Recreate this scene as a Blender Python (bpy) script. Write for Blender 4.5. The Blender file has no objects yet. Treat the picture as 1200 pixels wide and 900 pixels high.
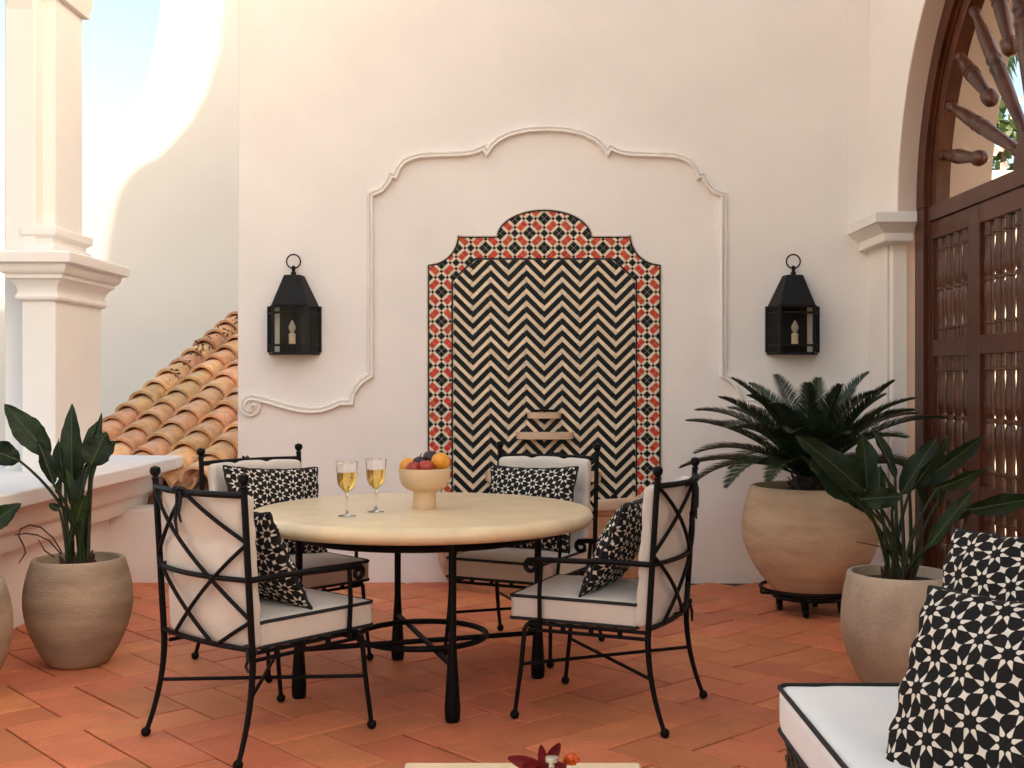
import bpy, bmesh, math, random
import numpy as np
from mathutils import Vector, Matrix
from mathutils.geometry import tessellate_polygon, delaunay_2d_cdt
random.seed(7); np.random.seed(7)
PI = math.pi
R = math.radians
scene = bpy.context.scene
C = scene.collection

# ------------------------------------------------------------------ camera, world, sun, exposure
F = 1355.0; VPX, VPY = 618.0, 446.0; EYE = 1.26
cam_d = bpy.data.cameras.new('camera'); cam = bpy.data.objects.new('camera', cam_d); C.objects.link(cam)
cam.location = (0, 0, EYE); cam.rotation_euler = (R(90), 0, 0)
cam_d.sensor_width = 36; cam_d.lens = F / 1200 * 36
cam_d.shift_x = -(VPX - 600) / 1200; cam_d.shift_y = -(450 - VPY) / 1200
cam_d.clip_start = 0.05; cam_d.clip_end = 2000
scene.camera = cam

SUN_EL, SUN_PHI = R(25), R(30)
S = Vector((math.cos(SUN_PHI) * math.cos(SUN_EL), -math.sin(SUN_PHI) * math.cos(SUN_EL), math.sin(SUN_EL)))
world = bpy.data.worlds.new('World'); scene.world = world; world.use_nodes = True
wn = world.node_tree; bg = wn.nodes['Background']
sky = wn.nodes.new('ShaderNodeTexSky'); sky.sky_type = 'NISHITA'; sky.sun_disc = False
sky.sun_elevation = SUN_EL; sky.sun_rotation = math.atan2(S.x, S.y)
sky.air_density = 1.0; sky.dust_density = 4.0; sky.ozone_density = 0.6
wn.links.new(sky.outputs[0], bg.inputs[0]); bg.inputs[1].default_value = 0.14
sd = bpy.data.lights.new('sun', 'SUN'); so = bpy.data.objects.new('sun', sd); C.objects.link(so)
sd.energy = 2.0; sd.angle = R(0.5); sd.color = (1.0, 0.90, 0.76)
so.rotation_euler = S.to_track_quat('Z', 'Y').to_euler(); so.location = (8, -8, 14)
vs = scene.view_settings
vs.view_transform = 'Standard'; vs.look = 'None'; vs.gamma = 1.0; vs.use_curve_mapping = False
vs.exposure = 1.63
vs.use_white_balance = True; vs.white_balance_temperature = 7150; vs.white_balance_tint = 6
cy = scene.cycles
cy.use_denoising = True; cy.max_bounces = 10; cy.diffuse_bounces = 6; cy.transmission_bounces = 10
cy.caustics_reflective = False; cy.caustics_refractive = False; cy.sample_clamp_indirect = 6

# ------------------------------------------------------------------ helpers
def P(px, py, d):
    """pixel of the photograph and a depth in metres -> point"""
    return Vector(((px - VPX) / F * d, d, EYE - (py - VPY) / F * d))

WY = 7.22                                  # depth of the back wall
SW = F / WY
def W(px, py, y=WY):
    return Vector(((px - VPX) / SW, y, EYE - (py - VPY) / SW))

def smooth_noise(x, y, seed=0):
    return (math.sin(x * 1.7 + seed) * math.cos(y * 2.3 - seed * 1.3) + .5 * math.sin(x * 4.1 - y * 3.2 + seed * 2.1)) / 1.5

class MB:
    def __init__(s): s.v = []; s.f = []; s.m = []
    def add(s, verts, faces, m=0):
        o = len(s.v); s.v.extend([Vector(p) for p in verts])
        for f in faces: s.f.append([i + o for i in f]); s.m.append(m)
        return s
    def box(s, x0, x1, y0, y1, z0, z1, m=0, M=None):
        vs_ = [Vector((x, y, z)) for z in (z0, z1) for y in (y0, y1) for x in (x0, x1)]
        if M: vs_ = [M @ p for p in vs_]
        return s.add(vs_, [(0, 2, 3, 1), (4, 5, 7, 6), (0, 1, 5, 4), (2, 6, 7, 3), (0, 4, 6, 2), (1, 3, 7, 5)], m)
    def tube(s, pts, r, n=8, closed=False, m=0, flat=1.0, cap=True):
        pts = [Vector(p) for p in pts]; N = len(pts)
        rr = r if isinstance(r, (list, tuple)) else [r] * N
        tang = []
        for i in range(N):
            a = pts[(i - 1) % N] if (i > 0 or closed) else pts[i]
            b = pts[(i + 1) % N] if (i < N - 1 or closed) else pts[i]
            t = (b - a); tang.append(t.normalized() if t.length > 1e-9 else Vector((0, 0, 1)))
        up = Vector((0, 0, 1)) if abs(tang[0].z) < .9 else Vector((1, 0, 0))
        nrm = (up - tang[0] * up.dot(tang[0])).normalized()
        o = len(s.v)
        for i in range(N):
            if i:
                q = tang[i - 1].rotation_difference(tang[i]); nrm = q @ nrm
                nrm = (nrm - tang[i] * nrm.dot(tang[i])).normalized()
            b = tang[i].cross(nrm)
            for k in range(n):
                a = 2 * PI * k / n
                s.v.append(pts[i] + (nrm * math.cos(a) * flat + b * math.sin(a)) * rr[i])
        L = N if closed else N - 1
        for i in range(L):
            for k in range(n):
                a = o + i * n + k; b = o + i * n + (k + 1) % n
                c = o + ((i + 1) % N) * n + (k + 1) % n; d = o + ((i + 1) % N) * n + k
                s.f.append([a, b, c, d]); s.m.append(m)
        if not closed and cap:
            s.f.append([o + k for k in range(n)][::-1]); s.m.append(m)
            s.f.append([o + (N - 1) * n + k for k in range(n)]); s.m.append(m)
        return s
    def lathe(s, prof, n=24, org=(0, 0, 0), M=None, m=0, a0=0, a1=2 * PI, wob=0, seed=0):
        org = Vector(org); full = abs(a1 - a0 - 2 * PI) < 1e-6
        o = len(s.v); K = n if full else n + 1
        for (r, z) in prof:
            for k in range(K):
                a = a0 + (a1 - a0) * k / n
                w = 1 + wob * math.sin(a * 2 + seed + z * 3) if wob else 1
                p = Vector((r * w * math.cos(a), r * w * math.sin(a), z))
                s.v.append((M @ p if M else p) + org)
        for i in range(len(prof) - 1):
            for k in range(n):
                a = o + i * K + k; b = o + i * K + (k + 1) % K
                s.f.append([a, b, b + K, a + K]); s.m.append(m)
        for i, fl in ((0, True), (len(prof) - 1, False)):
            if prof[i][0] > 1e-6 and full:
                c = [o + i * K + k for k in range(n)]
                s.f.append(c[::-1] if fl else c); s.m.append(m)
        return s
    def sphere(s, c, r, n=12, sc=(1, 1, 1), m=0):
        pr = [(max(1e-5, math.sin(PI * i / (n // 2 + 1))) * r, -math.cos(PI * i / (n // 2 + 1)) * r) for i in range(n // 2 + 2)]
        M = Matrix.Diagonal((sc[0], sc[1], sc[2], 1))
        return s.lathe(pr, n, c, M, m)
    def rect_loft(s, x0, x1, y0, y1, prof, m=0):
        """stack of rectangles grown by p at height z"""
        o = len(s.v)
        for p, z in prof:
            s.v += [Vector((x0 - p, y0 - p, z)), Vector((x1 + p, y0 - p, z)), Vector((x1 + p, y1 + p, z)), Vector((x0 - p, y1 + p, z))]
        for i in range(len(prof) - 1):
            for k in range(4):
                a = o + i * 4 + k; b = o + i * 4 + (k + 1) % 4
                s.f.append([a, b, b + 4, a + 4]); s.m.append(m)
        e = o + 4 * (len(prof) - 1)
        s.f += [[o + 3, o + 2, o + 1, o], [e, e + 1, e + 2, e + 3]]; s.m += [m, m]
        return s
    def prism(s, outer, holes, to3, c0, c1, m=0):
        loops = [outer] + list(holes)
        flat = [p for l in loops for p in l]
        tris = tessellate_polygon([[Vector((a, b, 0)) for a, b in l] for l in loops])
        o = len(s.v); N = len(flat)
        s.v += [Vector(to3(a, b, c0)) for a, b in flat] + [Vector(to3(a, b, c1)) for a, b in flat]
        for t in tris:
            s.f.append([o + i for i in t]); s.f.append([o + N + i for i in reversed(t)]); s.m += [m, m]
        k = 0
        for l in loops:
            for i in range(len(l)):
                a = o + k + i; b = o + k + (i + 1) % len(l)
                s.f.append([a, b, b + N, a + N]); s.m.append(m)
            k += len(l)
        return s
    def sweep(s, prof, path, to3, m=0, mlim=2.0):
        """profile (side, height) swept along a 2-D path; to3(a, b, h)"""
        path = [Vector((p[0], p[1])) for p in path]; N = len(path); o = len(s.v); K = len(prof)
        for i in range(N):
            d0 = (path[i] - path[i - 1]).normalized() if i else (path[1] - path[0]).normalized()
            d1 = (path[i + 1] - path[i]).normalized() if i < N - 1 else d0
            n0 = Vector((-d0.y, d0.x)); n1 = Vector((-d1.y, d1.x))
            mm = n0 + n1
            mm = mm.normalized() if mm.length > 1e-6 else n0
            sc = min(mlim, 1 / max(.2, mm.dot(n0)))
            for (w, h) in prof:
                q = path[i] + mm * w * sc
                s.v.append(Vector(to3(q.x, q.y, h)))
        for i in range(N - 1):
            for k in range(K - 1):
                a = o + i * K + k
                s.f.append([a, a + 1, a + K + 1, a + K]); s.m.append(m)
        s.f += [[o + k for k in range(K)][::-1], [o + (N - 1) * K + k for k in range(K)]]; s.m += [m, m]
        return s
    def build(s, name, mat, parent=None, smooth=False, org=None, ang=40, bevel=0, recalc=True, doubles=False):
        me = bpy.data.meshes.new(name)
        if org is None and parent is not None: org = WL.get(parent.name, Vector((0, 0, 0)))
        org = Vector(org) if org is not None else Vector((0, 0, 0))
        me.from_pydata([tuple(p - org) for p in s.v], [], s.f)
        for mt in (mat if isinstance(mat, (list, tuple)) else [mat]): me.materials.append(mt)
        if isinstance(mat, (list, tuple)): me.polygons.foreach_set('material_index', s.m)
        bm = bmesh.new(); bm.from_mesh(me)
        if doubles: bmesh.ops.remove_doubles(bm, verts=bm.verts, dist=1e-5)
        if recalc: bmesh.ops.recalc_face_normals(bm, faces=bm.faces)
        if smooth:
            for f in bm.faces: f.smooth = True
            for e in bm.edges:
                if len(e.link_faces) == 2 and e.calc_face_angle(0) > R(ang): e.smooth = False
        bm.to_mesh(me); bm.free()
        ob = bpy.data.objects.new(name, me); C.objects.link(ob)
        if parent is not None: ob.parent = parent; WL[ob.name] = org
        if bevel:
            b = ob.modifiers.new('bevel', 'BEVEL'); b.width = bevel; b.segments = 2; b.limit_method = 'ANGLE'; b.angle_limit = R(40)
            for p in me.polygons: p.use_smooth = True
            w = ob.modifiers.new('wn', 'WEIGHTED_NORMAL'); w.keep_sharp = True
        return ob

WL = {}          # world origin of a thing's local frame
def tag(o, label, cat, group=None):
    o['label'] = label; o['category'] = cat
    if group: o['group'] = group
    return o
def thing(name, label, cat, loc=(0, 0, 0), rz=0, group=None, local=False):
    o = bpy.data.objects.new(name, None); C.objects.link(o); o.empty_display_size = .1
    o.location = loc; o.rotation_euler = (0, 0, rz)
    WL[o.name] = Vector((0, 0, 0)) if local else Vector(loc)
    return tag(o, label, cat, group)
def inst(src, name, parent, M=None):
    o = bpy.data.objects.new(name, src.data); C.objects.link(o); o.parent = parent
    if M is not None: o.matrix_local = M
    return o
def copy_tree(o, parent=None):
    c = o.copy(); C.objects.link(c); c.parent = parent
    for ch in o.children: copy_tree(ch, c)
    return c

# ------------------------------------------------------------------ materials
def mk(name):
    m = bpy.data.materials.new(name); m.use_nodes = True
    return m, m.node_tree.nodes, m.node_tree.links, m.node_tree.nodes['Principled BSDF']
def material(name, col, rough=.6, var=.12, scale=6., detail=5, bump=0., bscale=40., stretch=(1, 1, 1), rnd=0., island=0., spec=.4, metal=0., coat=0., col2=None, blotch=None, bl_scale=2., coords='pos', sheen=0., speck=0., speck_scale=55.):
    m, N, L, b = mk(name)
    if coords == 'pos': g = N.new('ShaderNodeNewGeometry'); src = g.outputs['Position']
    else: g = N.new('ShaderNodeTexCoord'); src = g.outputs['Object']
    mp = N.new('ShaderNodeMapping'); mp.inputs['Scale'].default_value = stretch; L.new(src, mp.inputs[0])
    nz = N.new('ShaderNodeTexNoise'); nz.inputs['Scale'].default_value = scale; nz.inputs['Detail'].default_value = detail; nz.inputs['Roughness'].default_value = .6
    L.new(mp.outputs[0], nz.inputs[0])
    mx = N.new('ShaderNodeMix'); mx.data_type = 'RGBA'
    c2 = col2 or tuple(c * (1 + var) for c in col); c1 = tuple(c * (1 - var) for c in col)
    mx.inputs['A'].default_value = (*c1, 1); mx.inputs['B'].default_value = (*c2, 1)
    rp = N.new('ShaderNodeMapRange'); rp.inputs[1].default_value = .3; rp.inputs[2].default_value = .7
    L.new(nz.outputs[0], rp.inputs[0]); L.new(rp.outputs[0], mx.inputs[0])
    out = mx.outputs['Result']
    if blotch:
        n2 = N.new('ShaderNodeTexNoise'); n2.inputs['Scale'].default_value = bl_scale; n2.inputs['Detail'].default_value = 3
        L.new(mp.outputs[0], n2.inputs[0])
        r2 = N.new('ShaderNodeMapRange'); r2.inputs[1].default_value = .48; r2.inputs[2].default_value = .72; r2.inputs[4].default_value = .75
        L.new(n2.outputs[0], r2.inputs[0])
        m2 = N.new('ShaderNodeMix'); m2.data_type = 'RGBA'; m2.inputs['B'].default_value = (*blotch, 1)
        L.new(r2.outputs[0], m2.inputs[0]); L.new(out, m2.inputs['A']); out = m2.outputs['Result']
    if speck:
        n3 = N.new('ShaderNodeTexNoise'); n3.inputs['Scale'].default_value = speck_scale; n3.inputs['Detail'].default_value = 2
        L.new(src, n3.inputs[0])
        r4 = N.new('ShaderNodeMapRange'); r4.inputs[1].default_value = .66; r4.inputs[2].default_value = .74; r4.inputs[4].default_value = speck
        L.new(n3.outputs[0], r4.inputs[0])
        m4 = N.new('ShaderNodeMix'); m4.data_type = 'RGBA'; m4.inputs['B'].default_value = (*[c * .35 for c in col], 1)
        L.new(r4.outputs[0], m4.inputs[0]); L.new(out, m4.inputs['A']); out = m4.outputs['Result']
    if rnd or island:
        if rnd: oi = N.new('ShaderNodeObjectInfo'); rs = oi.outputs['Random']; amt = rnd
        else: oi = N.new('ShaderNodeNewGeometry'); rs = oi.outputs['Random Per Island']; amt = island
        hs = N.new('ShaderNodeHueSaturation')
        r1 = N.new('ShaderNodeMapRange'); r1.inputs[3].default_value = 1 - amt; r1.inputs[4].default_value = 1 + amt
        L.new(rs, r1.inputs[0]); L.new(r1.outputs[0], hs.inputs['Value'])
        w = N.new('ShaderNodeTexWhiteNoise'); w.noise_dimensions = '1D'; L.new(rs, w.inputs['W'])
        r3 = N.new('ShaderNodeMapRange'); r3.inputs[3].default_value = .5 - amt * .05; r3.inputs[4].default_value = .5 + amt * .05
        L.new(w.outputs[0], r3.inputs[0]); L.new(r3.outputs[0], hs.inputs['Hue'])
        L.new(out, hs.inputs['Color']); out = hs.outputs[0]
    L.new(out, b.inputs['Base Color'])
    b.inputs['Roughness'].default_value = rough; b.inputs['Specular IOR Level'].default_value = spec
    b.inputs['Metallic'].default_value = metal; b.inputs['Coat Weight'].default_value = coat
    b.inputs['Sheen Weight'].default_value = sheen
    if bump:
        nb = N.new('ShaderNodeTexNoise'); nb.inputs['Scale'].default_value = bscale; nb.inputs['Detail'].default_value = 4
        L.new(mp.outputs[0], nb.inputs[0])
        bp = N.new('ShaderNodeBump'); bp.inputs['Strength'].default_value = bump; bp.inputs['Distance'].default_value = .01
        L.new(nb.outputs[0], bp.inputs['Height']); L.new(bp.outputs[0], b.inputs['Normal'])
    return m

M = {}
M['plaster'] = material('plaster', (.84, .785, .735), .9, .05, 1.1, 8, .35, 7., spec=.15)
M['plaster_far'] = material('plaster_far', (.76, .705, .655), .9, .03, .8, 5, .15, 6., spec=.15)
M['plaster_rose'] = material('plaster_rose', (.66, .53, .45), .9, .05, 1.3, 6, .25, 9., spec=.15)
M['floor_tile'] = material('terracotta_tile', (.62, .20, .09), .6, .17, 6., 6, .3, 26., rnd=.13, speck=.6, spec=.3, blotch=(.53, .155, .068), bl_scale=3.)
M['floor_stuff'] = material('terracotta_tile_far', (.62, .20, .09), .6, .17, 6., 6, .3, 26., island=.13, speck=.6, spec=.3, blotch=(.53, .155, .068), bl_scale=3.)
M['grout'] = material('floor_grout', (.085, .048, .033), .95, .4, 14.)
M['ground'] = material('ground', (.24, .19, .13), .95, .2, .6)
M['roof_tile'] = material('roof_tile', (.84, .45, .22), .8, .25, 12., 6, .4, 60., rnd=.24, speck=.6, speck_scale=40., blotch=(.78, .56, .40), bl_scale=9.)  # colour brightened to stand in for sunlight the roof does not get
M['roof_deck'] = material('roof_deck', (.22, .11, .06), .95, .3, 8.)
M['iron'] = material('wrought_iron', (.004, .0035, .0035), .5, .3, 30., 3, .2, 90., spec=.13)
M['lantern'] = material('lantern_metal', (.006, .006, .006), .6, .2, 30., spec=.25)
M['canvas'] = material('canvas', (.62, .55, .475), .95, .05, 5., 5, .22, 420., spec=.1, sheen=.2)
M['canvas_white'] = material('canvas_white', (.80, .78, .74), .95, .03, 5., 5, .22, 420., spec=.1, sheen=.2)
M['piping'] = material('piping', (.012, .012, .013), .8, .2, 20.)
M['stone_top'] = material('stone_top', (.74, .57, .35), .30, .09, 7., 8, .03, spec=.4)
M['clay_pot'] = material('clay_pot', (.36, .26, .18), .9, .26, 3.5, 8, .4, 45., stretch=(1, 1, 4), blotch=(.24, .155, .10), bl_scale=2.2, speck=.4, speck_scale=70., spec=.15)
M['clay_pot_warm'] = material('clay_pot_warm', (.52, .36, .23), .9, .22, 2.8, 8, .4, 40., stretch=(1, 1, 4), blotch=(.62, .48, .33), bl_scale=1.8, speck=.3, speck_scale=70., spec=.15)
M['clay_pot_pale'] = material('clay_pot_pale', (.44, .345, .25), .9, .26, 3.0, 8, .4, 45., stretch=(1.5, 1.5, 1.2), blotch=(.33, .235, .16), bl_scale=2.6, speck=.4, speck_scale=70., spec=.15)
M['soil'] = material('soil', (.025, .016, .011), 1., .4, 60., 4, .8, 70.)
M['basin_stone'] = material('basin_stone', (.46, .25, .14), .75, .25, 9., 7, .3, 50., blotch=(.60, .43, .30), bl_scale=7.)
M['shelf_stone'] = material('shelf_stone', (.62, .43, .29), .7, .1, 10., 5)
M['tile_dark'] = material('tile_dark', (.006, .009, .0095), .5, .4, 30., rnd=.3, spec=.2)
M['tile_cream'] = material('tile_cream', (.80, .63, .44), .5, .09, 18., rnd=.08, spec=.3)
M['mos_dark'] = material('mosaic_dark', (.006, .008, .008), .5, .3, 30., island=.25, spec=.2)
M['mos_red'] = material('mosaic_red', (.56, .045, .014), .45, .15, 30., island=.15, spec=.35)
M['mos_cream'] = material('mosaic_cream', (.80, .66, .50), .5, .08, 30., island=.06, spec=.3)
M['mos_grout'] = material('mosaic_grout', (.62, .52, .42), .9, .06, 30.)
M['wood'] = material('mahogany', (.075, .018, .007), .36, .35, 7., 7, .12, 60., stretch=(1.5, 1.5, .25), spec=.35, col2=(.10, .028, .012))
M['wood_turned'] = material('turned_wood', (.060, .018, .009), .30, .3, 9., 6, .05, 60., spec=.4, col2=(.10, .034, .018))
M['leaf'] = material('strelitzia_leaf', (.009, .021, .0055), .45, .4, 14., 5, .2, 50., rnd=.3, spec=.3)
M['leaf_pale'] = material('strelitzia_leaf_pale', (.018, .036, .007), .48, .3, 14., 5, .2, 50., rnd=.2, spec=.3)  # lighter green version of the leaf material
for nm_ in ('leaf', 'leaf_pale'):
    N_, L_ = M[nm_].node_tree.nodes, M[nm_].node_tree.links; b_ = N_['Principled BSDF']
    va = N_.new('ShaderNodeAttribute'); va.attribute_name = 'vein'
    sn = N_.new('ShaderNodeMath'); sn.operation = 'SINE'; L_.new(va.outputs['Fac'], sn.inputs[0])
    mr = N_.new('ShaderNodeMapRange'); mr.inputs[1].default_value = -1; mr.inputs[3].default_value = .78; mr.inputs[4].default_value = 1.3; L_.new(sn.outputs[0], mr.inputs[0])
    old = b_.inputs['Base Color'].links[0].from_socket; hv = N_.new('ShaderNodeHueSaturation'); L_.new(old, hv.inputs['Color']); L_.new(mr.outputs[0], hv.inputs['Value']); L_.new(hv.outputs[0], b_.inputs['Base Color'])
    ob_ = b_.inputs['Normal'].links[0].from_socket; bv = N_.new('ShaderNodeBump'); bv.inputs['Strength'].default_value = .25; bv.inputs['Distance'].default_value = .004
    L_.new(sn.outputs[0], bv.inputs['Height']); L_.new(ob_, bv.inputs['Normal']); L_.new(bv.outputs[0], b_.inputs['Normal'])
    tl_ = N_.new('ShaderNodeBsdfTranslucent'); L_.new(hv.outputs[0], tl_.inputs[0]); mxs = N_.new('ShaderNodeMixShader'); mxs.inputs[0].default_value = .25
    L_.new(b_.outputs[0], mxs.inputs[1]); L_.new(tl_.outputs[0], mxs.inputs[2]); L_.new(mxs.outputs[0], N_['Material Output'].inputs[0])
M['midrib'] = material('midrib', (.05, .075, .02), .5, .1, 10.)
M['stalk'] = material('leaf_stalk', (.018, .03, .009), .5, .3, 12., spec=.3)
M['dry'] = material('dry_stalk', (.05, .018, .012), .8, .3, 20.)
M['cycas'] = material('sago_frond', (.018, .034, .011), .38, .35, 10., spec=.5, island=.3)
M['trunk'] = material('shaggy_trunk', (.05, .03, .018), .95, .4, 30., 5, .8, 60.)
M['bowl'] = material('bowl_clay', (.68, .48, .30), .7, .06, 10., 4, .1, 60.)
M['orange'] = material('orange_peel', (.80, .30, .025), .45, .08, 14., 3, .3, 220., col2=(.85, .38, .04))
M['apple'] = material('apple_skin', (.36, .03, .022), .3, .3, 9., 5, stretch=(3, 3, 1), blotch=(.45, .10, .04), bl_scale=14.)
M['plum'] = material('plum_skin', (.035, .016, .024), .45, .3, 8.)
M['stem'] = material('fruit_stem', (.03, .02, .015), .8, .2, 8.)
M['candle'] = material('candle', (.72, .60, .42), .6, .05, 8.)
M['wicker'] = material('wicker', (.045, .026, .016), .8, .4, 30.)
M['foliage'] = material('garden_foliage', (.07, .12, .03), .5, .3, 8., island=.45)
M['palm_leaf'] = material('palm_leaf', (.07, .12, .035), .5, .3, 8., island=.3)
M['blossom'] = material('blossom', (.75, .52, .50), .7, .1, 8., island=.12)
M['bark'] = material('bark', (.10, .07, .045), .95, .3, 12., 5, .6, 30.)
M['petal_dark'] = material('petal_dark', (.16, .006, .008), .55, .25, 30., spec=.3)
M['petal_orange'] = material('petal_orange', (.62, .10, .018), .6, .2, 40., spec=.3)
M['steel'] = material('steel', (.62, .60, .58), .28, .05, 20., metal=1.)
M['debris'] = material('dry_leaf', (.16, .09, .045), .9, .3, 20.)
M['cord'] = material('strap', (.010, .010, .011), .85, .2, 20.)
def glass_mat(name, col, rough=0.0, ior=1.45):
    m, N, L, b = mk(name)
    b.inputs['Base Color'].default_value = (*col, 1); b.inputs['Roughness'].default_value = rough
    b.inputs['Transmission Weight'].default_value = 1.0; b.inputs['IOR'].default_value = ior
    return m
M['glass'] = glass_mat('clear_glass', (1, .99, .97))
M['bulb'] = glass_mat('bulb_glass', (.95, .85, .70), .15, 1.3); M['bulb'].node_tree.nodes['Principled BSDF'].inputs['Transmission Weight'].default_value = .45
M['wine'] = glass_mat('white_wine', (.98, .70, .22), 0, 1.33)
# thin window glass: a little gloss, otherwise clear
m, N, L, b = mk('lantern_glass')
tr = N.new('ShaderNodeBsdfTransparent'); tr.inputs[0].default_value = (.95, .94, .91, 1)
gl = N.new('ShaderNodeBsdfGlossy'); gl.inputs['Roughness'].default_value = .05; gl.inputs[0].default_value = (.9, .9, .9, 1)
fr = N.new('ShaderNodeFresnel'); fr.inputs[0].default_value = 1.22
ms = N.new('ShaderNodeMixShader'); L.new(fr.outputs[0], ms.inputs[0]); L.new(tr.outputs[0], ms.inputs[1]); L.new(gl.outputs[0], ms.inputs[2])
L.new(ms.outputs[0], N['Material Output'].inputs[0]); M['pane'] = m
# printed cushion cloth: the print is a colour attribute
m, N, L, b = mk('star_print_cloth')
at = N.new('ShaderNodeAttribute'); at.attribute_name = 'print'
rp = N.new('ShaderNodeMapRange'); rp.inputs[1].default_value = .42; rp.inputs[2].default_value = .58; L.new(at.outputs['Fac'], rp.inputs[0])
mx = N.new('ShaderNodeMix'); mx.data_type = 'RGBA'; mx.inputs['A'].default_value = (.016, .015, .014, 1); mx.inputs['B'].default_value = (.68, .61, .52, 1)
L.new(rp.outputs[0], mx.inputs[0]); L.new(mx.outputs['Result'], b.inputs['Base Color'])
b.inputs['Roughness'].default_value = .95; b.inputs['Specular IOR Level'].default_value = .1
g = N.new('ShaderNodeNewGeometry'); nb = N.new('ShaderNodeTexNoise'); nb.inputs['Scale'].default_value = 260; L.new(g.outputs['Position'], nb.inputs[0])
bp = N.new('ShaderNodeBump'); bp.inputs['Strength'].default_value = .35; bp.inputs['Distance'].default_value = .004
L.new(nb.outputs[0], bp.inputs['Height']); L.new(bp.outputs[0], b.inputs['Normal']); M['print'] = m

# ================================================================== SETTING
g = MB(); g.box(-300, 300, -300, 300, -.30, -.08)
o = g.build('ground', M['ground']); o['kind'] = 'structure'

# ---- patio floor: terracotta tiles laid in a herringbone
fl = MB(); fl.box(-2.75, 2.75, -4.5, 7.35, -.12, -.007)
floor = fl.build('floor', M['grout']); floor['kind'] = 'structure'; WL['floor'] = Vector((0, 0, 0))
TW = .205; ang = R(47.5)
dA = Vector((math.sin(ang), math.cos(ang), 0)); dB = Vector((-math.cos(ang), math.sin(ang), 0)); o0 = Vector((-1.465, 4.027, 0))
def tile_mesh(sx, sy):
    mb = MB(); h = .014; j = .0042; bz = .003
    a0, a1, b0, b1 = j, sx - j, j, sy - j
    v = []
    for z, i in ((-h, 0), (-bz, 0), (0, bz)):
        v += [(a0 + i, b0 + i, z), (a1 - i, b0 + i, z), (a1 - i, b1 - i, z), (a0 + i, b1 - i, z)]
    f = []
    for r in (0, 4):
        for k in range(4): f.append([r + k, r + (k + 1) % 4, r + 4 + (k + 1) % 4, r + 4 + k])
    f.append([8, 9, 10, 11]); mb.add(v, f); return mb
tiles = []
for k in range(-60, 61):
    for j in range(-40, 41):
        for kind in (0, 1):
            if kind == 0: a, b, sx, sy = k + 2 * j, -k + 2 * j, 2, 1
            else: a, b, sx, sy = k + 2 * j, -k + 2 * j - 2, 1, 2
            org_ = o0 + dA * a * TW + dB * b * TW
            c = org_ + dA * sx * TW / 2 + dB * sy * TW / 2
            if not (-2.72 < c.x < 2.55 and -4.3 < c.y < 7.30): continue
            vis = -1
            if c.y > 1.5:
                px = VPX + c.x / c.y * F; py = VPY + EYE / c.y * F
                if -40 < px < 1010 and py < 940 and c.x > -2.62: vis = c.y
            tiles.append((vis, org_, kind, c))
rot = Matrix(((dA.x, dB.x, 0), (dA.y, dB.y, 0), (0, 0, 1))).to_4x4()
vis_t = sorted([t for t in tiles if t[0] > 0], key=lambda t: t[0])[:296]
vis_id = set(id(t) for t in vis_t)
protoH = tile_mesh(2 * TW, TW); protoV = tile_mesh(TW, 2 * TW); first = {}
def tilt(rs):
    return Matrix.Rotation(rs.uniform(-.005, .005), 4, 'X') @ Matrix.Rotation(rs.uniform(-.005, .005), 4, 'Y')
rs = random.Random(3); rest = MB()
for t in tiles:
    Mx = Matrix.Translation(t[1] + Vector((0, 0, rs.uniform(-.0015, .0015)))) @ rot @ tilt(rs)
    if id(t) in vis_id:
        if t[2] not in first:
            first[t[2]] = (protoH if t[2] == 0 else protoV).build('floor_tile', M['floor_tile'], floor, org=(0, 0, 0), recalc=False); first[t[2]].matrix_local = Mx
        else: inst(first[t[2]], 'floor_tile', floor, Mx)
    else:
        p = protoH if t[2] == 0 else protoV
        rest.add([Mx @ v for v in p.v], p.f)
o = rest.build('floor_tiles_beyond', M['floor_stuff'], floor, recalc=False); o['kind'] = 'stuff'

# ---- back wall with its plaster moulding
bw = thing('back_wall', 'tall cream plaster wall behind the table, with raised curved moulding', 'wall', (0, WY, 0))
mb = MB(); mb.box(-1.81, 2.30, WY, WY + .40, -.06, 5.4); mb.build('wall_face', M['plaster'], bw, bevel=.012)
mb = MB(); mb.box(2.0, 2.135, WY - .006, WY + .1, 2.23, 5.4); mb.build('corner_strip', M['plaster'], bw)
half = [(641, 151.5), (620, 152.5), (600, 156.5), (584, 164), (576, 171), (570.5, 179), (567, 173.5), (560, 177), (552, 179.5), (540, 181), (520, 181.5), (505, 182), (492, 183), (481, 186), (473, 190.5), (467, 197.5), (463.5, 207), (458.5, 206), (455, 214), (447, 223.5), (434.5, 229), (434.5, 300), (434.5, 440), (425, 446), (418, 453.5), (413.5, 462), (411.8, 471.5), (399, 471.5), (390, 476), (378, 480), (365, 481), (350, 479.5), (335, 476), (320, 471.5), (305, 467.5), (296, 465.5), (290, 467), (286, 472), (285.5, 478), (289, 483.5), (295.5, 485), (301, 481.5), (303, 475.5), (299.5, 471), (295, 472), (293.5, 476), (296, 478)]
mprof = [(-.022, -.004), (-.021, .014), (-.015, .026), (-.008, .024), (-.005, .010), (.003, .012), (.007, .034), (.014, .038), (.020, .026), (.022, -.004)]
for sgn in (1, -1):
    pts = [((641 + sgn * (p[0] - 641) - VPX) / SW, EYE - (p[1] - VPY) / SW) for p in half]
    pr = mprof if sgn == 1 else [(-a, h) for a, h in mprof]
    mb = MB(); mb.sweep(pr, pts, lambda a, b, h: (a, WY - h, b))
    mb.build('moulding', M['plaster'], bw, smooth=True, ang=50)

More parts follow.
